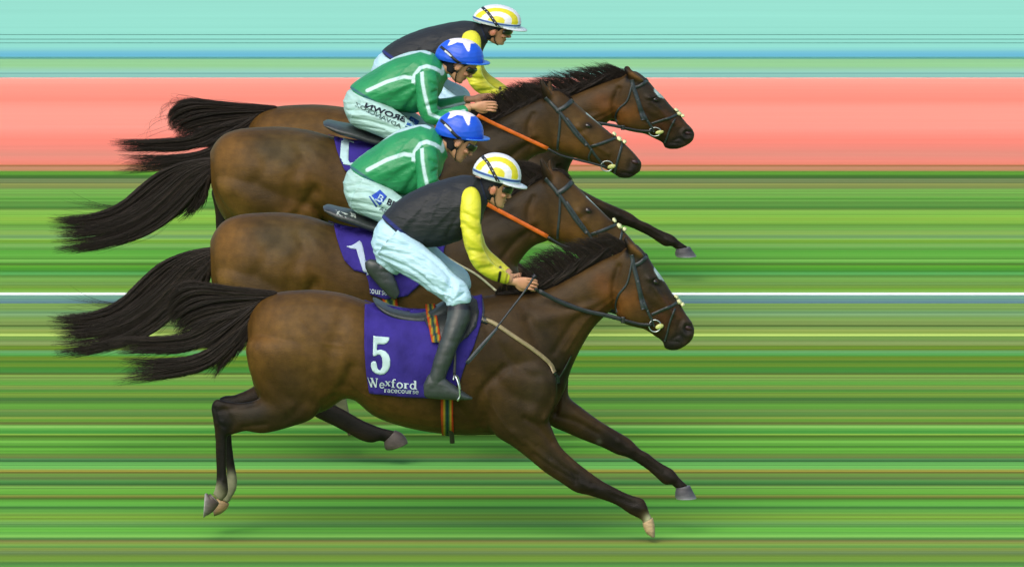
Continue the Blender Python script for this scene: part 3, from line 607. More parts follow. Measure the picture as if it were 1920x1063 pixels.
def hand_buf(b, wr, dr, side):
    """palm, five bent fingers and thumb closed round the rein; wr wrist, dr forearm direction, side -1 = nearest the camera"""
    dr = np.array(dr, float); dr /= np.linalg.norm(dr); up = np.array([-dr[2] if dr[0] > 0 else dr[2], 0, abs(dr[0])]); up /= np.linalg.norm(up)
    inn = np.array([0, -side, 0.0])
    q = lambda f, u, i: wr + dr * f + up * u + inn * i
    b.tube([q(-.05, 0, 0), q(0, 0, 0), q(.03, 0, 0), q(.065, -.002, 0), q(.085, -.004, 0)], [.024, .024, .034, .041, .036], [.026, .021, .017, .016, .013])
    for k, (u, L) in enumerate(((.030, .92), (.010, 1.08), (-.011, 1.0), (-.031, .80))):
        b.tube([q(.070, u, 0), q(.090, u, -.002), q(.094 + .038 * L, u * 1.05 - .004, .002), q(.104 + .046 * L, u * 1.0 - .014, .020), q(.084 + .04 * L, u * .95 - .020, .036)], [.0098, .0088, .0082, .0078, .0068], sub=4, n=10)
    b.tube([q(.018, -.022, .004), q(.045, -.044, .012), q(.070, -.050, .022), q(.090, -.044, .034)], [.014, .0125, .011, .0085], sub=4, n=10)

def build_rider(sp, depth):
    global G
    G = sp['G']
    base = P(sp['cx'], sp['G'], 0); base[2] = sp['basez']
    t = thing('person', sp['label'], 'jockey', base, depth, 'jockeys riding the race')
    PP = lambda l: [P(*p[:3]) for p in l]
    mir = lambda l: [v * np.array([1, -1, 1]) for v in l]
    # the body: one continuous figure
    b = Buf(); T = head_buf(b, *sp['head'], R(sp['hang'])); nk = PP(sp['neck'])
    b.tube([T(-.03, 0, -.05)] + nk, [.056, .054, .060, .085], [.054, .052, .07, .12])
    b.loft([(r[0] + (r[2] - r[0]) * .19, r[1] + (r[3] - r[1]) * .19, r[2] - (r[2] - r[0]) * .19, r[3] - (r[3] - r[1]) * .19, 0, r[5] * .72) for r in sp['jacket'][:-1]], 4, 20)
    b.loft([(r[0] + (r[2] - r[0]) * .19, r[1] + (r[3] - r[1]) * .19, r[2] - (r[2] - r[0]) * .19, r[3] - (r[3] - r[1]) * .19, 0, r[5] * .72) for r in sp['pelvis']], 4, 20)
    arm, thigh, calf = PP(sp['arm']), PP(sp['thigh']), PP(sp['calf'])
    for s, f in ((-1, lambda l: l), (1, mir)):
        ar = f(arm); k = len(ar)
        rr = np.interp(np.linspace(0, 1, k), [0, .25, .55, .7, 1], [.058, .048, .040, .038, .026])
        b.tube(ar, list(rr)); b.tube(f(thigh), [p[3] * .70 for p in sp['thigh']]); b.tube(f(calf), [p[3] * .78 for p in sp['calf']])
        w = ar[-1]; hand_buf(b, w + (ar[-1] - ar[-2]) / np.linalg.norm(ar[-1] - ar[-2]) * .03, sp['hdir'], s)
    V, Q = union(b, 0.0036); V = smooth(V, Q, 2)
    px, py = to_px(V); loc = (V - P(*sp['head'], 0)); a = R(sp['hang'])
    hx = loc[:, 0] * math.cos(a) - loc[:, 2] * math.sin(a); hz = loc[:, 0] * math.sin(a) + loc[:, 2] * math.cos(a)
    SK = C(214, 164, 124, .80); cols = np.repeat(SK[None], len(V), 0); Hm = np.abs(hx) < .2
    def hb(cx_, cz_, r, c, al): 
        nonlocal cols
        k = np.exp(-(((hx - cx_) ** 2 + (hz - cz_) ** 2) / r ** 2)) * al; cols = cols * (1 - k[:, None]) + c * k[:, None]
    hb(.09, -.068, .011, C(150, 80, 70, .7), .8); hb(.105, -.036, .016, C(205, 140, 110, .72), .6); hb(-.008, -.012, .03, C(190, 95, 70, .75), .7 if sp['G'] == 1010 else .3); hb(.06, -.035, .03, C(200, 130, 100, .7), .5)
    dk = ((hz > -.06) & (hx < .015) & (hz < .14) & (np.hypot(hx + .008, hz + .012) > .036)) & Hm; cols[dk] = C(30, 26, 24)
    hh = np.hypot(V[:, 0] - (arm[-1][0] + .12), V[:, 2] - arm[-1][2]) < .07; cols[hh] = cols[hh] * .75 + C(215, 130, 105, .75) * .25
    link_mesh('body', V, Q, 'skin', cols, t)
    # jacket
    b = Buf(); b.loft(sp['jacket'], 5, 30, .95); V, Q = union(b, .0065); V = smooth(V, Q, 3); V = wrinkle(V, Q, .0030, (20, 8, 14), 5); V = creases(V, Q, .0075, (1, 0, .55), 5, 20, 51); V = creases(V, Q, .005, (.5, 0, 1), 7, 24, 53)
    V = carve(V, Q, sp['jcarve']); px, py = to_px(V); cols = np.repeat(sp['jcol'][None], len(V), 0)
    for st in sp['jpaint']: cols = brush(cols, px, py, V[:, 1], *st)
    jo = link_mesh('jacket', V, Q, sp.get('jmat', 'silk'), cols, t); jb = bvh_of(V, Q)
    sleeves = []
    for s in (-1, 1):
        A = PP(sp['arm'][:-1]) if s < 0 else mir(PP(sp['arm'][:-1]))
        b = Buf(); b.tube(A, [p[3] for p in sp['arm'][:-1]], sub=5, n=22); V, Q = union(b, .0055); V = smooth(V, Q, 2)
        N = normals(V, Q); u = V @ np.array([.5, 0, -.8]) * 46 + vnoise(V, (9, 9, 9), 8) * 2.2; V = V + N * (np.sin(u) * .0014 * np.clip(.6 + vnoise(V, (10, 10, 10), 31), 0, 1.5) + vnoise(V, (18, 16, 24), 3) * .0016)[:, None]
        V = creases(V, Q, .006, (1, 0, .2), 8, 30, 55)
        if s < 0: V = carve(V, Q, sp['scarve'])
        px, py = to_px(V); cols = np.repeat(sp['scol'][None], len(V), 0)
        if s > 0:                                         # the far sleeve carries the same marks, mirrored
            W = V.copy(); W[:, 1] *= -1; px, py = to_px(W)
        for st in sp['spaint']: cols = brush(cols, px, py, V[:, 1], *st)
        link_mesh('sleeve', V, Q, 'silk', cols, t)
    # breeches
    b = Buf(); b.loft(sp['pelvis'], 5, 28, .95)
    for f in (lambda l: l, mir): b.tube(f(thigh), [p[3] for p in sp['thigh']], sub=5, n=24)
    V, Q = union(b, .0065); V = smooth(V, Q, 7); V = wrinkle(V, Q, .0015, (10, 8, 30), 11); N = normals(V, Q)
    d = V @ np.array([.45, 0, .9]); V = V + N * ((np.sin(d * 95 + vnoise(V, (6, 6, 6), 2) * 2.5) * .0016) * np.clip(vnoise(V, (7, 7, 9), 9) + .5, 0, 1.2))[:, None]
    V = creases(V, Q, .0060, (1, 0, -.45), 4, 26, 57); V = creases(V, Q, .004, (1, 0, -.8), 5, 40, 59)
    V = carve(V, Q, [(p_, w_, d_ * 1.5) for p_, w_, d_ in sp['bcarve']])
    px, py = to_px(V); cols = np.repeat(sp['bcol'][None], len(V), 0)
    link_mesh('breeches', V, Q, 'breech', cols, t); bb = bvh_of(V, Q)
    # boots
    for f in (lambda l: l, mir):
        b = Buf(); b.tube(f(calf), [p[3] for p in sp['calf']], sub=5, n=22)
        fb = Buf(); fb.loft(sp['foot'], 5, 20, .85); V, F = fb.get()
        if f is mir: V, F = mirror(V, F)
        b.add(V, F); V, Q = union(b, .0055); V = smooth(V, Q, 5); V = wrinkle(V, Q, .002, (10, 10, 28), 4)
        px, py = to_px(V); Y = V[:, 1]; cols = np.repeat(C(50, 58, 56)[None], len(V), 0)
        c0 = calf[0]; dd = np.linalg.norm(V - (c0 if f is not mir else c0 * [1, -1, 1]), axis=1); cols[dd < sp['sock']] = C(26, 28, 36)
        V = creases(V, Q, .005, (1, 0, .2), 7, 26, 61); link_mesh('boot', V, Q, 'leather', cols, t)
    # helmet with its silk cap
    hc = P(*sp['hel'], 0); ta = R(sp['htilt']); L_, W_, H_ = sp['hdim']; V = []; loc = []; nu, nv = 150, 56
    def put(x, y, z):
        loc.append((x, y, z)); V.append([hc[0] + x * math.cos(ta) + z * math.sin(ta), y, hc[2] - x * math.sin(ta) + z * math.cos(ta)])
    for i in range(nv + 1):
        v = -0.16 + (np.pi / 2 + .16) * i / nv
        for j in range(nu):
            u = 2 * np.pi * j / nu; cv_ = math.cos(max(v, 0)) ** .92 * (1 - (.05 * (-v / .16)) if v < 0 else 1)
            x = L_ * cv_ * math.cos(u); y = W_ * cv_ * math.sin(u) * (1 + .06 * math.cos(u)); z = H_ * math.sin(v) ** 1.0 if v > 0 else H_ * math.sin(v) * .9
            rip = .0012 * math.sin(u * 17 + 3 * math.sin(v * 5)) * math.cos(max(v, 0)) + .0012 * math.sin(v * 30 + 2 * math.sin(u * 3))
            put(x * (1 + rip * 3), y * (1 + rip * 3), z)
    F = [[i * nu + j, i * nu + (j + 1) % nu, (i + 1) * nu + (j + 1) % nu, (i + 1) * nu + j] for i in range(nv) for j in range(nu)]
    F.append([j for j in range(nu)][::-1])
    V = np.array(V); loc = np.array(loc); cols = sp['cappaint'](loc, V)
    ho = link_mesh('helmet', V, F, 'cap', cols, t); hbv = bvh_of(V, [f for f in F[:-1]])
    # peak
    V = []; loc = []; nu2 = 40
    for k in range(nu2 + 1):
        u = R(-72 + 144 * k / nu2); ext = sp['peak'] * math.cos(u * 90 / 72 * .98) ** .6
        for r_, zz in ((-.01, .004), (ext, .004 - ext * sp['pdrop']), (ext, -.004 - ext * sp['pdrop']), (-.01, -.006)):
            put((L_ + r_) * math.cos(u), (W_ * 1.03 + r_ * .8) * math.sin(u), -H_ * .10 + zz)
    F = []
    for k in range(nu2):
        for j in range(4): a_ = k * 4 + j; b_ = k * 4 + (j + 1) % 4; F.append([a_, a_ + 4, b_ + 4, b_])
    F += [[0, 1, 2, 3], [nu2 * 4 + 3, nu2 * 4 + 2, nu2 * 4 + 1, nu2 * 4]]
    link_mesh('peak', V, F, 'cap', np.repeat(sp['pkcol'][None], len(V), 0), t, sub=ho)
    # padding / harness round the back of the head and the chin strap, goggles
    a = np.linspace(0, 2 * np.pi, 28, endpoint=False); Rr = []
    for z, xb, xf, w in catmull([(-.085,-.072,.012,.058),(-.06,-.088,.022,.068),(-.03,-.10,.034,.079),(.0,-.106,.05,.084),(.04,-.108,.072,.086),(.075,-.10,.080,.083)], 4):
        m, h = (xb + xf) / 2, (xf - xb) / 2; Rr.append(np.array([T(m + h * math.cos(q), w * math.sin(q), z) for q in a]))
    b = Buf(); b.rings(Rr); V, F = b.get(); 
    lx = V - P(*sp['head'], 0); ax = lx[:, 0] * math.cos(R(sp['hang'])) - lx[:, 2] * math.sin(R(sp['hang'])); az = lx[:, 0] * math.sin(R(sp['hang'])) + lx[:, 2] * math.cos(R(sp['hang']))
    keep = np.hypot(ax + .010, (az + .012)) > .024
    F = [f for f in F if all(keep[i] or abs(V[i, 1]) < .05 for i in f)]
    link_mesh('ear_padding', V, F, 'cloth', np.repeat(C(34, 36, 40)[None], len(V), 0), t)
    for s in (1, -1):
        b = Buf(); b.tube([T(.004, .080 * s, -.02), T(.012, .072 * s, -.06), T(.036, .050 * s, -.105), T(.056, .012 * s, -.124)], .0035, .006, n=8)
        V, F = b.get(); link_mesh('chin_strap', V, F, 'leather', np.repeat(C(26, 26, 28)[None], len(V), 0), t)
    b = Buf(); Rr = []
    for q in np.linspace(-1.25, 1.25, 25):
        cx_, cy_ = .018 + .088 * math.cos(q), .082 * math.sin(q); hh_ = .026 - .005 * abs(q) + (-.006 if abs(q) < .12 else 0); nx_, ny_ = math.cos(q), math.sin(q)
        Rr.append(np.array([T(cx_ + nx_ * .008 * math.cos(w_), cy_ + ny_ * .008 * math.cos(w_), .014 + hh_ * math.sin(w_)) for w_ in np.linspace(0, 2 * np.pi, 14, endpoint=False)]))
    b.rings(Rr); V, F = b.get(); link_mesh('goggles', V, F, 'gloss', np.repeat(C(26, 30, 30)[None], len(V), 0), t)
    V, F = strap_geo(sp['strap'], 6.0, hbv, .003, .002, step=2); k = len(V)
    sc_ = np.repeat(C(26, 28, 34)[None], k, 0); gs = link_mesh('goggle_strap', V, F, 'leather', sc_, t)
    for (x, y, L2, W2) in sp['strapmarks']:
        d = np.array(sp['strap'][-1]) - np.array(sp['strap'][0]); d = d / np.hypot(*d); n_ = np.array([-d[1], d[0]])
        pl = [np.array([x, y]) + d * L2 * i + n_ * W2 * j for i, j in ((-.5, -.5), (.5, -.5), (.5, .5), (-.5, .5))]
        V, F, _ = patch_geo(pl, hbv, .005, .002, 3, 2); link_mesh('strap_mark', V, F, 'print', np.repeat(C(220, 228, 228, .8)[None], len(V), 0), t, sub=gs)
    return t, dict(jacket=jb, breech=bb, T=T)

YEL, BLK, LBL = C(238, 236, 60, .80), C(46, 48, 54), C(188, 226, 242, .88)
def cap5(loc, V):
    W0 = C(236, 240, 244, .86); c = np.repeat(W0[None], len(V), 0); px, py = to_px(np.c_[V[:, 0], -np.abs(V[:, 1]), V[:, 2]])
    d = np.hypot((px - 930) / 1.12, (py - 328) / .92); y = C(236, 226, 40, .80)
    c[(d < 15)] = y; c[(d > 27) & (d < 37)] = y
    c[loc[:, 2] < .020] = C(190, 220, 235, .85); c[(loc[:, 2] < .016) & (loc[:, 2] > .000)] = C(30, 70, 150, .9); c[loc[:, 2] < -.006] = C(226, 236, 240, .85)
    return c
def cap1(loc, V):
    c = np.repeat(C(28, 92, 226, .85)[None], len(V), 0); px, py = to_px(np.c_[V[:, 0], -np.abs(V[:, 1]), V[:, 2]])
    star = [(839,223),(847,207),(856,203),(868,203),(884,207),(895,213),(883,217),(880,236),(876,234),(868,218),(864,213),(855,217),(845,222)]
    st = np.array([inside((x, y), star) for x, y in zip(px, py)]); c[st] = C(246, 240, 240, .88)
    top = (loc[:, 2] > .128); c[top] = C(246, 240, 240, .88)
    return c

R5 = dict(G=1010, cx=800, basez=.75, label='jockey in black jacket with yellow sleeves riding the nearest horse, numbered 5',
 head=(929, 351), hang=18, neck=[(905,366,0),(890,372,0),(868,385,0)],
 jacket=[(715,407,776,456,0,.15),(722,398,782,460,0,.165),(745,377,803,463,0,.19),(785,354,832,460,0,.205),(825,339,866,446,0,.21),(860,332,898,424,0,.19),(885,331,908,396,0,.12),(903,338,915,380,0,.07)],
 pelvis=[(735,398,792,442,0,.13),(720,408,776,450,0,.152),(703,428,776,470,0,.175),(696,455,765,500,0,.175),(705,485,745,515,0,.13)],
 arm=[(882,363,-.09,.050),(882,371,-.14,.066),(882,392,-.185,.068),(882,422,-.208,.064),(888,460,-.215,.060),(900,490,-.20,.055),(922,509,-.17,.047),(940,518,-.13,.040),(951,522,-.105,.035),(957,525,-.095,.026)],
 thigh=[(733,452,-.09,.125),(752,470,-.12,.125),(792,500,-.18,.108),(832,533,-.235,.090),(856,552,-.26,.088),(860,570,-.27,.078)],
 calf=[(861,572,-.275,.076),(860,594,-.30,.076),(848,628,-.345,.066),(834,665,-.375,.060),(822,700,-.385,.052),(815,724,-.385,.046)],
 foot=[(794,722,796,742,-.385,.030),(805,702,803,746,-.385,.042),(825,704,825,748,-.39,.046),(845,717,845,749,-.39,.046),(864,731,864,749,-.39,.044),(878,740,878,749,-.39,.034),(886,744,886,748,-.39,.015)],
 sock=.085, hdir=(1, .0, -.12), jmat='breech', jcol=C(34, 38, 41), scol=YEL, bcol=LBL,
 jpaint=[([(718,405),(776,456)], 3.2, C(36, 44, 110), 1.0, (-9, 9), True), ([(903,335),(914,380)], 4, C(40, 48, 72), .8, (-9, 9), True)],
 jcarve=[([(760,440),(800,380)], 8, .006), ([(800,455),(850,400)], 9, .008), ([(840,440),(868,390)], 6, .010), ([(740,400),(790,370),(840,355)], 12, -.004), ([(850,350),(880,360)], 8, .005)],
 scarve=[([(870,400),(895,412)], 4, .010), ([(868,420),(898,440)], 5, .010), ([(872,440),(900,462)], 5, -.006), ([(880,470),(910,474)], 4, .012), ([(884,486),(915,492)], 4, -.005), ([(898,505),(925,500)], 4, .008)],
 spaint=[([(938,511),(934,532)], 2.6, C(26, 28, 30), 1.0, (-9, 9), True), ([(951,515),(947,533)], 1.8, C(120, 110, 40), .7, (-9, 9), True), ([(905,482),(908,495)], 9, C(190, 180, 60, .7), .5)],
 bcarve=[([(708,448),(730,455),(765,462)], 3, .007), ([(708,470),(745,472),(800,492)], 3.2, .008), ([(712,480),(770,505),(830,548)], 3, .007), ([(725,500),(780,525),(822,560)], 2.6, .006), ([(740,450),(800,478),(845,520)], 4, .006), ([(720,462),(770,482),(838,532)], 3.4, -.005), ([(705,462),(740,466)], 3, .005), ([(800,520),(835,560)], 3, -.006), ([(848,530),(842,560)], 3.5, .008), ([(845,525),(830,565)], 6, .009), ([(860,535),(850,575)], 5, -.006), ([(870,550),(855,560)], 3, .008), ([(720,420),(740,440)], 5, .005)],
 hel=(931, 330), htilt=14, hdim=(.160, .118, .150), peak=.052, pdrop=.28, cappaint=cap5, pkcol=C(222, 236, 240, .85),
 strap=[(904,293),(915,306),(926,326),(934,341),(944,355)], strapmarks=[(909,299,2,2),(913,304,2,2),(919,313,2,2),(924,321,2,2),(928,330,2,2),(933,339,2,2)])
GRN, WST = C(44, 158, 96, .74), C(200, 236, 236, .82)
R1 = dict(G=864, cx=740, basez=.75, label='jockey in green and white crouching just behind the nearest jockey in black',
 head=(864, 264), hang=38, neck=[(838,268,0),(822,276,0),(800,290,0)],
 jacket=[(655,312,712,350,0,.15),(664,303,722,356,0,.165),(692,282,748,364,0,.19),(735,252,780,366,0,.205),(772,237,806,352,0,.21),(800,236,826,326,0,.19),(818,244,834,302,0,.12),(830,256,840,294,0,.07)],
 pelvis=[(676,302,724,344,0,.13),(662,312,710,346,0,.152),(646,334,704,372,0,.175),(645,360,690,398,0,.175),(655,385,690,405,0,.12)],
 arm=[(797,290,-.15,.084),(800,302,-.185,.078),(801,330,-.22,.070),(802,356,-.235,.066),(812,376,-.235,.058),(836,373,-.21,.050),(860,363,-.185,.042),(874,358,-.165,.036),(880,356,-.155,.026)],
 thigh=[(678,360,-.09,.122),(700,374,-.13,.120),(738,396,-.19,.104),(772,420,-.24,.088),(794,440,-.265,.084),(796,456,-.27,.076)],
 calf=[(796,458,-.275,.074),(785,474,-.31,.070),(760,486,-.345,.060),(735,496,-.36,.052),(716,503,-.365,.045),(706,506,-.365,.042)],
 foot=[(684,492,694,486,-.365,.024),(686,506,712,490,-.365,.042),(698,522,724,500,-.365,.045),(712,538,736,514,-.37,.045),(726,552,744,532,-.37,.042),(740,562,750,548,-.37,.03)],
 sock=.08, hdir=(1, .0, .05), jcol=GRN, scol=GRN, bcol=C(184, 224, 218, .80),
 jpaint=[([(656,312),(712,350)], 2.5, C(50, 70, 110), .7, (-9, 9), True), ([(664,299),(706,267),(741,248),(788,234),(806,240)], 2.6, WST, 1, (-9, 9), True),
  ([(775,300),(778,284),(788,270),(800,266),(815,271),(830,281)], 3.6, WST, 1, (-9, 9), True), ([(832,266),(829,284)], 3.2, WST, 1, (-9, 9), True), ([(775,292),(757,289),(725,300),(689,319)], 3.6, WST, 1, (-9, 9), True), ([(775,296),(784,308)], 3.0, WST, 1, (-9, 9), True)],
 jcarve=[([(700,330),(750,290)], 9, .006), ([(720,350),(770,310)], 8, .008), ([(760,360),(790,310)], 6, .010), ([(700,290),(750,265)], 12, -.004), ([(792,262),(796,300),(800,340)], 4, .006)],
 scarve=[([(808,300),(832,316)], 4, .010), ([(812,322),(826,318),(834,330)], 3.5, .010), ([(800,352),(822,345)], 4, .010), ([(806,340),(826,332)], 4, -.006), ([(815,372),(835,362)], 4, .008)],
 spaint=[([(789,268),(791,278),(792,300),(796,325),(801,347),(806,368),(826,378),(870,362)], 3.3, WST, 1, (-9, 9), True), ([(776,278),(786,268),(800,266),(815,271),(830,281)], 3.2, WST, 1, (-9, 9), True)],
 bcarve=[([(652,348),(680,346),(700,352)], 3, .006), ([(650,362),(690,362),(735,380)], 3, .006), ([(652,378),(700,386),(745,402)], 3, .006), ([(665,394),(720,404)], 2.6, .006), ([(700,365),(760,405)], 3, .005), ([(655,370),(700,374),(740,392)], 2.6, -.004)],
 hel=(861, 250), htilt=8, hdim=(.158, .116, .148), peak=.045, pdrop=-.08, cappaint=cap1, pkcol=C(50, 120, 225, .85),
 strap=[(826,225),(840,238),(852,252),(864,262)], strapmarks=[(840,240,18,3.6)])

def cyl_between(name, pts, r, m, c, t, rb=None, n=10, sub=5):
    b = Buf(); b.tube(pts, r, rb, sub=sub, n=n); V, F = b.get(); return link_mesh(name, V, F, m, np.repeat(np.asarray(c)[None], len(V), 0), t)
def torus(name, c, R_, r, t, m='metal', colr=(190, 200, 200), squash=1.0, yt=0.25):
    b = Buf(); a = np.linspace(0, 2 * np.pi, 25)[:-1]; V = []; n = 8
    for q in a:
        for w in range(n):
            ww = 2 * np.pi * w / n; rr = R_ + r * math.cos(ww)
            V.append([c[0] + rr * math.cos(q), c[1] + r * math.sin(ww) + yt * rr * math.sin(q) * 0, c[2] + rr * math.sin(q) * squash])
    F = [[i * n + j, ((i + 1) % 24) * n + j, ((i + 1) % 24) * n + (j + 1) % n, i * n + (j + 1) % n] for i in range(24) for j in range(n)]
    return link_mesh(name, V, F, m, np.repeat(C(*colr)[None], len(V), 0), t)

def stripes(V2, x_at, w):
    """racing surcingle: bands across its width"""
    u = (V2[:, 0] - x_at(V2[:, 1])) / w + .5; bands = [(0,(196,72,30)),(.18,(206,84,30)),(.2,(200,170,50)),(.3,(200,170,50)),(.32,(60,110,70)),(.42,(46,96,66)),(.45,(28,40,70)),(.55,(28,40,70)),(.58,(60,110,70)),(.68,(60,110,70)),(.7,(200,170,50)),(.8,(200,170,50)),(.82,(206,70,26)),(1,(196,56,26))]
    xs = [b[0] for b in bands]; cc = np.array([lin(b[1]) for b in bands]) * .58
    return np.stack([np.interp(u, xs, cc[:, k]) for k in range(3)], 1)

def ell_pts(cx, cy, rx, ry, a0, a1, n=12): return [(cx + rx * math.cos(R(a)), cy + ry * math.sin(R(a))) for a in np.linspace(a0, a1, n)]
K_, N_ = .17, .08
GLY = {'W': (1.12, [([(.10,1),(.38,0)], K_), ([(.38,0),(.60,.95)], N_), ([(.52,1),(.80,0)], K_), ([(.80,0),(1.03,1)], N_), ([(-.03,.97),(.24,.97)], .06), ([(.40,.97),(.66,.97)], .06), ([(.90,.97),(1.14,.97)], .06)]),
 'e': (.60, [(ell_pts(.29,.31,.22,.30,0,330,16), .11), ([(.08,.33),(.51,.33)], .08)]), 'c': (.56, [(ell_pts(.29,.31,.22,.30,40,320,14), .12), ([(.44,.50),(.46,.46)], .13)]),
 'o': (.64, [(ell_pts(.31,.31,.22,.30,0,360,20), .13)]), 'x': (.62, [([(.09,.62),(.50,0)], K_), ([(.50,.62),(.09,0)], N_), ([(-.02,.60),(.22,.60)], .06), ([(.38,.60),(.60,.60)], .06), ([(-.02,.02),(.20,.02)], .06), ([(.38,.02),(.62,.02)], .06)]),
 'f': (.46, [([(.18,0),(.18,.78),(.26,.94),(.42,.93)], .14), ([(.03,.60),(.38,.60)], .07), ([(.03,.02),(.36,.02)], .07)]),
 'r': (.52, [([(.16,0),(.16,.62)], K_), ([(.16,.42),(.28,.58),(.44,.56)], .11), ([(.02,.02),(.32,.02)], .07), ([(.02,.60),(.16,.60)], .07)]),
 'd': (.68, [(ell_pts(.28,.31,.20,.30,0,360,18), .12), ([(.50,0),(.50,1)], K_), ([(.36,.98),(.50,.98)], .07), ([(.50,.02),(.66,.02)], .07)]),
 'a': (.58, [([(.08,.50),(.18,.61),(.34,.60),(.42,.48),(.42,.03),(.52,.03)], .12), (ell_pts(.24,.19,.16,.17,60,330,12), .10)]),
 'u': (.66, [([(.14,.60),(.14,.16),(.24,.02),(.38,.06),(.50,.18)], .12), ([(.50,.62),(.50,0)], .14), ([(.02,.60),(.14,.60)], .07), ([(.50,.02),(.64,.02)], .07)]),
 's': (.50, [([(.40,.50),(.30,.61),(.14,.58),(.12,.42),(.36,.26),(.40,.12),(.26,.0),(.08,.08)], .11)])}
def serif_word(txt, org, xd, yd, bvh, off=.004):
    org, xd, yd = np.array(org, float), np.array(xd, float), np.array(yd, float); V = []; F = []; x0 = 0; layer = 0
    for ch in txt:
        w, st = GLY[ch]
        for pts, wd in st:
            pts = np.array(pts, float); k = len(pts); layer = (layer + 1) % 7
            for i in range(k):
                t = pts[min(i + 1, k - 1)] - pts[max(i - 1, 0)]; t = t / (np.hypot(*t) + 1e-9); n = np.array([-t[1], t[0]]) * wd / 2
                for s_ in (-1, 1):
                    q = pts[i] + n * s_; p_ = org + (x0 + q[0]) * xd + q[1] * yd; V.append(hit_or_near(p_[0], p_[1], bvh, off + layer * .00012, -.3))
                if i: a = len(V) - 4; F.append([a, a + 1, a + 3, a + 2])
        x0 += w
    return np.array(V), F

def build_tack(sp, depth, bvh):
    global G
    G = sp['G']; out = []
    # ---- saddle cloth
    c0 = P(*sp['clothc'], 0); t = thing('saddle_cloth', sp['cloth_label'], 'saddle cloth', c0, depth, 'purple numbered saddle cloths'); out.append(t); PURP = C(62, 50, 150, .62)
    V, F, V2 = patch_geo(sp['cloth'], bvh, .014, .008, 5.0, 4.0)
    k = len(V) // 2; off = .004 * np.sin(V2[:, 0] * .11 + V2[:, 1] * .05) + .003 * np.sin(V2[:, 1] * .16 - V2[:, 0] * .06)
    V = V + np.outer(off + .004, [0, -1, 0])
    cl = link_mesh('cloth_panel', V, F, 'cloth', np.repeat(PURP[None], len(V), 0), t)
    M_, MF = mirror(V, F); link_mesh('cloth_panel', M_, MF, 'cloth', np.repeat(PURP[None], len(V), 0), t)
    cb = bvh_of(V, F)
    for nm, poly, cc in sp['marks']:
        V, F, _ = patch_geo(poly, cb, .004, .003, 4, 3); link_mesh(nm, V, F, 'print', np.repeat(C(*cc, .8)[None], len(V), 0), t, sub=cl)
    for tx, org, xd, yd in sp['texts']:
        V, F = serif_word(tx, org, xd, yd, cb, .005); link_mesh('lettering', V, F, 'print', np.repeat(C(206, 224, 232, .8)[None], len(V), 0), t, smooth=False, sub=cl)
    # ---- saddle
    s0 = P(*sp['saddlec'], 0); t = thing('saddle', sp['saddle_label'], 'saddle', s0, depth, 'racing saddles'); out.append(t); LC = C(52, 58, 58)
    b = Buf(); b.loft(sp['seat'], 5, 24, .8); V, F = b.get(); V = np.array(V)
    seat = link_mesh('seat', V, F, 'leather', np.repeat(LC[None], len(V), 0), t)
    if sp.get('seattext'):
        sb = bvh_of(V, F)
        for tx, org, xd, yd, bold in sp['seattext']:
            TV, TF = text_geo(tx, org, xd, yd, sb, .003, bold); link_mesh('seat_lettering', TV, TF, 'print', np.repeat(C(200, 215, 205, .8)[None], len(TV), 0), t, smooth=False, sub=seat)
    for poly in sp['flaps']:
        V, F, _ = patch_geo(poly, bvh, .032, .010, 5, 4); link_mesh('flap', V, F, 'leather', np.repeat(C(40, 44, 44)[None], len(V), 0), t)
        M_, MF = mirror(V, F); link_mesh('flap', M_, MF, 'leather', np.repeat(C(40, 44, 44)[None], len(V), 0), t)
    for path, w, o_ in sp['girth']:
        poly = [(x - w / 2, y) for x, y in path] + [(x + w / 2, y) for x, y in path[::-1]]
        V, F, V2 = patch_geo(poly, bvh, o_, .005, 3.0, 2.5); ys = [p[1] for p in path]; xs = [p[0] for p in path]
        cc = stripes(V2, lambda q: np.interp(q, ys, xs), w); link_mesh('girth', V, F, 'cloth', cc, t)
        M_, MF = mirror(V, F); link_mesh('girth', M_, MF, 'cloth', cc, t)
    if 'buckle' in sp:
        cyl_between('girth_buckle', [P(*q_) for q_ in sp['buckle']], .016, 'leather', C(34, 34, 30), t, .010)
    if 'iron' in sp:
        for s in (1, -1):
            I = [P(*p) * np.array([1, s, 1]) for p in sp['iron']]
            cyl_between('stirrup_iron', I, .0055, 'metal', C(214, 226, 226), t, .007)
            cyl_between('stirrup_leather', [P(*p) * np.array([1, s, 1]) for p in sp['leather']], .009, 'leather', C(36, 40, 40), t, .003)
    # ---- bridle
    h0 = P(*sp['bridlec'], 0); t = thing('bridle', sp['bridle_label'], 'bridle', h0, depth, 'bridles and reins'); out.append(t); BC = C(40, 50, 50)
    for nm, path, w in sp['straps']:
        V, F = strap_geo(path, w, bvh, .006, .006); link_mesh(nm, V, F, 'leather', np.repeat(BC[None], len(V), 0), t)
        M_, MF = mirror(V, F); link_mesh(nm, M_, MF, 'leather', np.repeat(BC[None], len(V), 0), t)
    br = sp['bit']; hb_ = hit(br[0], br[1], bvh, .012)
    for s in (1, -1):
        torus('bit_ring', hb_ * np.array([1, s, 1]), .039, .0042, t)
        b = Buf(); b.ell(hb_ * np.array([1, s, 1]) + np.array([.03, 0, -.004]), (.028, .012, .017), R(-20)); V, F = b.get(); link_mesh('bit_guard', V, F, 'leather', np.repeat(C(206, 214, 130, .8)[None], len(V), 0), t)
    for (x, y, rx, rz, an) in sp['fluff']:
        b = Buf(); q = P(x, y, 0); b.ell(q, (rx * .85, .035, rz * .8), R(an)); V, F = b.get(); V = V + 0.002 * vnoise(V, (300, 300, 300), 5)[:, None]
        link_mesh('noseband_padding', V, F, 'cloth', np.repeat(C(222, 224, 170, .85)[None], len(V), 0), t)
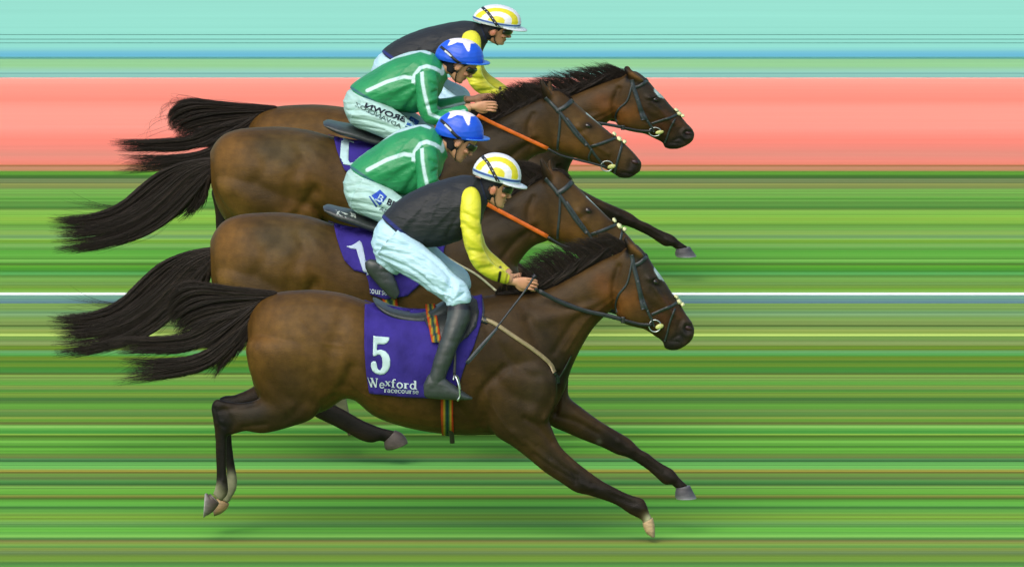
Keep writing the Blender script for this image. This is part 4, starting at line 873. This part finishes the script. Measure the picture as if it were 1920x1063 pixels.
    for nm, pts, r, cc in sp['reins']:
        for s in (1, -1):
            pp = [P(*p) * np.array([1, s, 1]) for p in pts]
            if s == 1 or nm == 'rein' or nm == 'rubber_grip': cyl_between(nm, pp, r * .35, 'leather', C(*cc, .8), t, rb=None) if False else cyl_between(nm, pp, r, 'leather', C(*cc, .8), t, rb=.004)
    # ---- breast girth
    if 'breast' in sp:
        q0 = P(*sp['breastc'], 0); t = thing('breastplate', sp['breast_label'], 'harness', q0, depth, 'breast straps'); out.append(t)
        for nm, path, w, cc in sp['breast']:
            V, F = strap_geo(path, w, bvh, .007, .005); link_mesh(nm, V, F, 'leather', np.repeat(C(*cc)[None], len(V), 0), t)
            M_, MF = mirror(V, F); link_mesh(nm, M_, MF, 'leather', np.repeat(C(*cc)[None], len(V), 0), t)
    return out, cb

five = [(165,75),(200,84),(410,100),(405,140),(375,185),(330,208),(225,205),(215,300),(280,288),(350,315),(400,370),(422,450),(420,540),(385,620),(330,665),(270,675),(200,655),(145,610),(125,540),(130,490),(160,465),(200,470),(215,510),(225,570),(250,605),(275,600),(300,550),(305,480),(295,410),(265,365),(230,365),(195,385),(165,390),(157,360),(160,200)]
five = [(680 + x / 8.175, 620 + y / 8.175) for x, y in five]
T5 = dict(G=1010, clothc=(780, 660), cloth_label='purple saddle cloth with white number 5 and course name on the nearest horse',
 cloth=[(684,570),(683,610),(683,651),(685,680),(687,705),(690,722),(692,737),(735,742),(770,745),(800,746),(840,746),(862,716),(871,687),(888,650),(901,609),(905,580),(904,556),(880,556),(840,572),(790,577),(745,573),(715,568)],
 marks=[('number', five, (196, 226, 228))],
 texts=[('W', (689,725), (20,1.5), (-3,-17.5)), ('e', (711,727), (18,1), (0,-16)), ('x', (721.5,723), (17,1.0), (1,-14)), ('ford', (733,726), (21.5,1.7), (0,-16)), ('racecourse', (720,735), (11.4,.6), (0,-9.5))],
 saddlec=(790, 580), saddle_label='dark racing saddle with striped girth and bright stirrup iron on the nearest horse',
 seat=[(699,559,703,566,-.06,.07),(706,562,712,577,0,.13),(722,571,728,588,0,.155),(748,579,752,597,0,.165),(778,583,780,602,0,.165),(805,580,808,604,0,.15),(830,566,836,598,0,.12),(852,556,860,590,0,.09),(866,560,872,586,0,.05)],
 flaps=[[(790,588),(820,578),(850,570),(872,562),(890,566),(897,590),(890,612),(872,634),(856,650),(842,646),(826,640),(808,624)], [(870,560),(884,556),(894,562),(898,585),(893,612),(876,632),(862,640),(868,610)]],
 girth=[([(807,580),(811,600),(815,622),(819,642)], 19, .046), ([(829,650),(834,690),(838,745),(838,780),(840,816)], 23, .012)],
 buckle=[(843,800,-.17),(847,816,-.13),(848,830,-.11)],
 iron=[(850,712,-.42),(852,704,-.39),(858,706,-.345),(862,724,-.335),(864,742,-.335),(862,748,-.38),(858,750,-.44),(862,742,-.445),(860,722,-.445),(855,707,-.425),(851,704,-.40)],
 leather=[(852,640,-.35),(853,670,-.37),(852,704,-.385)],
 bridlec=(1220, 560), bridle_label='dark leather bridle with pale noseband padding on the nearest horse',
 straps=[('headpiece', [(1184,478),(1186,487),(1188,498),(1196,530),(1202,560),(1206,580)], 8), ('browband', [(1187,498),(1198,494),(1209,485),(1215,476)], 7), ('throat_lash', [(1186,486),(1176,530),(1160,552),(1154,572),(1156,586)], 3.5), ('cheek_strap', [(1196,525),(1204,555),(1213,580),(1222,600)], 5),
  ('noseband', [(1222,590),(1240,582),(1262,572),(1274,563)], 5.5), ('chin_band', [(1266,578),(1256,604),(1250,628),(1246,640)], 3.5), ('jaw_strap', [(1214,582),(1222,598),(1226,612)], 4)],
 bit=(1228, 611), fluff=[(1268,556,.020,.013,40),(1273,565,.026,.018,50),(1280,571,.017,.016,40)],
 reins=[('rein', [(1003,541,-.16),(1020,552,-.14),(1060,568,-.12),(1100,583,-.11),(1140,592,-.10),(1168,600,-.095),(1200,608,-.085),(1222,609,-.085)], .011, (30, 36, 38)), ('rubber_grip', [(1010,545,-.15),(1050,566,-.13),(1095,582,-.115),(1140,592,-.105),(1166,599,-.10)], .014, (34, 42, 46)), ('rein_stop', [(1168,594,-.10),(1168,606,-.10)], .013, (40, 44, 44))],
 breastc=(970, 640), breast_label='pale webbing breast strap across the nearest horse shoulder',
 breast=[('chest_band', [(897,596),(925,605),(960,628),(1000,655),(1030,680),(1040,698)], 7.5, (140, 128, 92)), ('chest_drop', [(1040,698),(1046,708),(1047,718)], 6, (30, 44, 34)), ('neck_band', [(1046,712),(1060,690),(1072,666)], 3, (30, 44, 34)), ('wither_band', [(902,560),(905,580),(903,596)], 7, (54, 60, 66)), ('saddle_loop', [(897,596),(915,602)], 12, (34, 44, 46))])
one = [(649,462),(660,460),(668.5,455),(674,451),(678,455),(681,465),(686,492),(694,514),(684,518),(676,494),(673,484),(668,467),(658,466)]
T1 = dict(G=864, clothc=(720, 470), cloth_label='purple saddle cloth with white figure 1 on the horse behind the nearest one',
 cloth=[(619,404),(625,416),(631,445),(638,468),(646,488),(664,507),(685,512),(691,528),(694,552),(722,561),(764,555),(790,530),(826,500),(836,450),(832,412),(790,412),(740,416),(690,412),(650,406)],
 marks=[('number', one, (186, 206, 226))], texts=[('course', (690,549), (10.5,1.4), (0,-12))],
 saddlec=(720, 410), saddle_label='slim dark racing saddle on the horse behind the nearest one',
 seat=[(606,388,609,395,-.05,.07),(616,386,620,402,0,.13),(636,391,638,411,0,.155),(664,397,666,420,0,.165),(700,410,700,432,0,.16),(740,414,740,440,0,.15),(765,402,770,434,0,.12),(782,395,790,424,0,.08)],
 seattext=[('KIT', (630,402), (15,5), (-2,-12), .03), ('38', (657,405), (11,4), (-2,-11), .03)],
 flaps=[[(730,425),(780,405),(815,410),(822,440),(800,480),(770,500),(745,480)]],
 girth=[([(728,545),(733,575),(738,610),(745,650)], 27, .012)],
 bridlec=(1100, 420), bridle_label='dark bridle with orange rubber reins on the horse behind the nearest one',
 straps=[('headpiece', [(1022,335),(1034,348),(1048,365),(1060,382),(1078,410),(1100,437)], 7), ('browband', [(1042,364),(1058,355),(1074,340)], 9), ('throat_lash', [(1050,368),(1049,400),(1046,430),(1045,448)], 4.5), ('cheek_strap', [(1062,378),(1082,408),(1102,436),(1118,462),(1136,486)], 5), ('noseband', [(1108,440),(1130,432),(1152,422),(1162,415)], 6), ('chin_band', [(1168,428),(1163,450),(1156,478),(1152,498)], 4.5), ('back_strap', [(1110,445),(1104,462),(1106,474)], 4)],
 bit=(1138, 482), fluff=[(1152,413,.020,.012,40),(1161,424,.026,.018,50),(1171,430,.017,.016,40)],
 reins=[('rubber_grip', [(895,372,-.15),(915,384,-.13),(935,395,-.12),(980,419,-.115),(1027,444,-.11)], .014, (226, 110, 30)), ('rein', [(1027,444,-.11),(1050,458,-.11),(1075,466,-.10),(1110,476,-.095),(1136,484,-.09)], .008, (30, 36, 38))],
 breastc=(860, 470), breast_label='thin white cord breast strap on the horse behind the nearest one',
 breast=[('chest_band', [(805,465),(830,478),(860,496),(895,516),(930,545)], 4, (160, 160, 130)), ('neck_cord', [(902,440),(912,470),(925,510)], 3, (22, 26, 46))])

def whip(label, pts, w, tip, depth, gg):
    global G
    G = gg; A = [P(*p) for p in pts]; c = A[len(A) // 2]
    t = thing('whip', label, 'whip', c, depth, 'riding whips')
    k = len(A); cyl_between('shaft', A, list(np.linspace(.0075, .005, k)), 'leather', C(36, 44, 50), t, sub=6)
    d = (A[-1] - A[-2]) / np.linalg.norm(A[-1] - A[-2]); cyl_between('flap', [A[-1] - d * .30, A[-1] - d * .14, A[-1]], [.008, .014, .013], 'leather', C(58, 68, 74), t, [.005, .004, .003])
    cyl_between('knob', [A[0] - d * -.006, A[0] - d * .018], .015, 'leather', C(20, 22, 34), t); return t

h5, bvh5 = build_horse(H5, 0.0)
D1 = row_y(864)
h1, bvh1 = build_horse(H1, D1)
r5, s5 = build_rider(R5, 0.0)
r1, s1 = build_rider(R1, D1)
k5, cb5 = build_tack(T5, 0.0, bvh5)
k1, cb1 = build_tack(T1, D1, bvh1)
w5 = whip('thin dark grey whip held by the jockey on the horse numbered 5', [(1001,520,-.20),(983,547,-.22),(950,590,-.29),(915,635,-.345),(875,681,-.37)], 5, 0, 0.0, 1010)

# ---- mirror reflections of the near pair, built as solid copies squashed in height
def dup(root, depth, sz, label, skip=(), swap=()):
    r = root.copy(); col.objects.link(r); b = root['_base']; r.location = (b[0], b[1] + depth, b[2] * sz); r.scale = (1, 1, sz); r['label'] = label
    for ch in list(root.children):
        if ch.name.split('.')[0] in skip: continue
        c = ch.copy(); col.objects.link(c); c.parent = r
        for g in list(ch.children):
            if g.name.split('.')[0] in skip: continue
            d = g.copy(); col.objects.link(d); d.parent = c
    return r
G1M, G5M = 644.0, 538.3
DM1, DM5 = row_y(G1M), row_y(G5M)
Z1, Z5 = .871, .7315
lab5 = {'racehorse': 'reflected copy of the nearest bay racehorse, its tail bunched up against the red board',
 'person': 'reflected copy of the jockey in black with yellow sleeves and white and yellow cap against the sky',
 'saddle_cloth': 'purple saddle cloth on the reflected nearest horse, hidden behind the other runners', 'saddle': 'reflected copy of the nearest racing saddle beneath the jockey in black',
 'bridle': 'dark bridle with pale padding on the reflected copy of the nearest horse in front of the red board', 'breastplate': 'breast strap on the reflected nearest horse by the red board', 'whip': 'whip of the reflected jockey in black and yellow'}
lab1 = {'racehorse': 'reflected copy of the bay racehorse whose reversed 1 cloth shows, head against the red board, second farthest',
 'person': 'reflected copy of the jockey in green and white, with reversed printing on his breeches', 'saddle_cloth': 'reflected copy of the purple saddle cloth with a reversed white figure 1',
 'saddle': 'reflected copy of the slim dark saddle just above the reversed figure 1', 'bridle': 'dark bridle with thin orange rein on the reflected copy of the second horse', 'breastplate': 'cord breast strap on the reflected second horse'}
far1 = {}; far5 = {}
for o in [h5, r5, *k5]:
    n = o.name.split('.')[0]
    if n in ('saddle_cloth', 'breastplate'): continue
    far5[n] = dup(o, DM5, Z5, lab5[n])
for o in [h1, r1, *k1]:
    n = o.name.split('.')[0]
    if n == 'breastplate': continue
    far1[n] = dup(o, DM1, Z1, lab1[n], skip=('number', 'lettering', 'seat_lettering') if n in ('saddle_cloth', 'saddle') else ())

# ---- printing that belongs to one runner only
def up(poly): return [(x, 206 + (y - 71) * 1.148) for x, y in poly]
G = 864.0
mo = [(600 + x / 8.858, 220 + y / 8.858) for x, y in [(360,350),(400,345),(565,405),(562,428),(500,408),(484,415),(474,600),(470,700),(500,748),(560,735),(600,690),(625,700),(600,800),(480,785),(380,765),(285,718),(285,695),(330,695),(340,560),(350,420)]]
V, F, _ = patch_geo(up(mo), cb1, .004, .003, 4, 3); link_mesh('number', V, F, 'print', np.repeat(C(190, 226, 228, .8)[None], len(V), 0), far1['saddle_cloth'], sub=[c for c in far1['saddle_cloth'].children if c.name.startswith('cloth_panel')][0])
bj = s1['breech']
def decal_text(tx, org, xd, yd, bold, c, parent, bv, nm='lettering'):
    V, F = text_geo(tx, org, xd, yd, bv, .008, bold); link_mesh(nm, V, F, 'print', np.repeat(C(*c, .8)[None], len(V), 0), parent, smooth=False)
def decal_poly(poly, c, parent, bv, off=.003, nm='emblem'):
    V, F, _ = patch_geo(poly, bv, off, .002, 4, 3); link_mesh(nm, V, F, 'print', np.repeat(C(*c, .8)[None], len(V), 0), parent)
# near green rider: blue square with B, then the start of the words
q = lambda x, y: (600 + x / 12, 340 + y / 12)
decal_poly([q(1350,190), q(1510,345), q(1345,560), q(1160,325)], (40, 84, 196), r1, bj)
decal_poly([q(1100,345), q(1125,330), q(1290,560), q(1260,590)], (40, 84, 170), r1, bj)
decal_text('B', q(1260,425), (18,9), (9,-17), .02, (190, 220, 240), r1, bj)
decal_text('BROWN', q(1490,505), (15,8), (6,-15), .03, (26, 32, 48), r1, bj)
decal_text('ADVANCE', q(1330,645), (12,7), (4,-11), .01, (70, 96, 100), r1, bj)
# reflected copy of the green rider: the same printing reversed
z = lambda x, y: up([(680 + x / 15.18, 180 + y / 15.18)])[0]
decal_poly([z(1370,590), z(1620,740), z(1545,900), z(1235,800)], (38, 96, 176), far1['person'], bj)
decal_poly([z(1205,860), z(1220,825), z(1500,935), z(1460,970)], (38, 84, 140), far1['person'], bj)
decal_text('B', z(1510,870), (-15,-7), (-4,-18), .02, (150, 200, 224), far1['person'], bj)
decal_text('BROWN', z(1215,735), (-20.5,-8.5), (5,-14.5), .035, (26, 34, 50), far1['person'], bj)
decal_text('ADVANCEOZ', z(1080,905), (-14,-7.8), (3,-12), .01, (80, 108, 100), far1['person'], bj)
sq = lambda x, y: up([(600 + x / 8.858, 220 + y / 8.858)])[0]
w_1 = None
for o in list(bpy.data.objects):
    if '_base' in o: del o['_base']
    if o.parent is None and o.get('category') in ('whip',) and 'group' in o: del o['group']
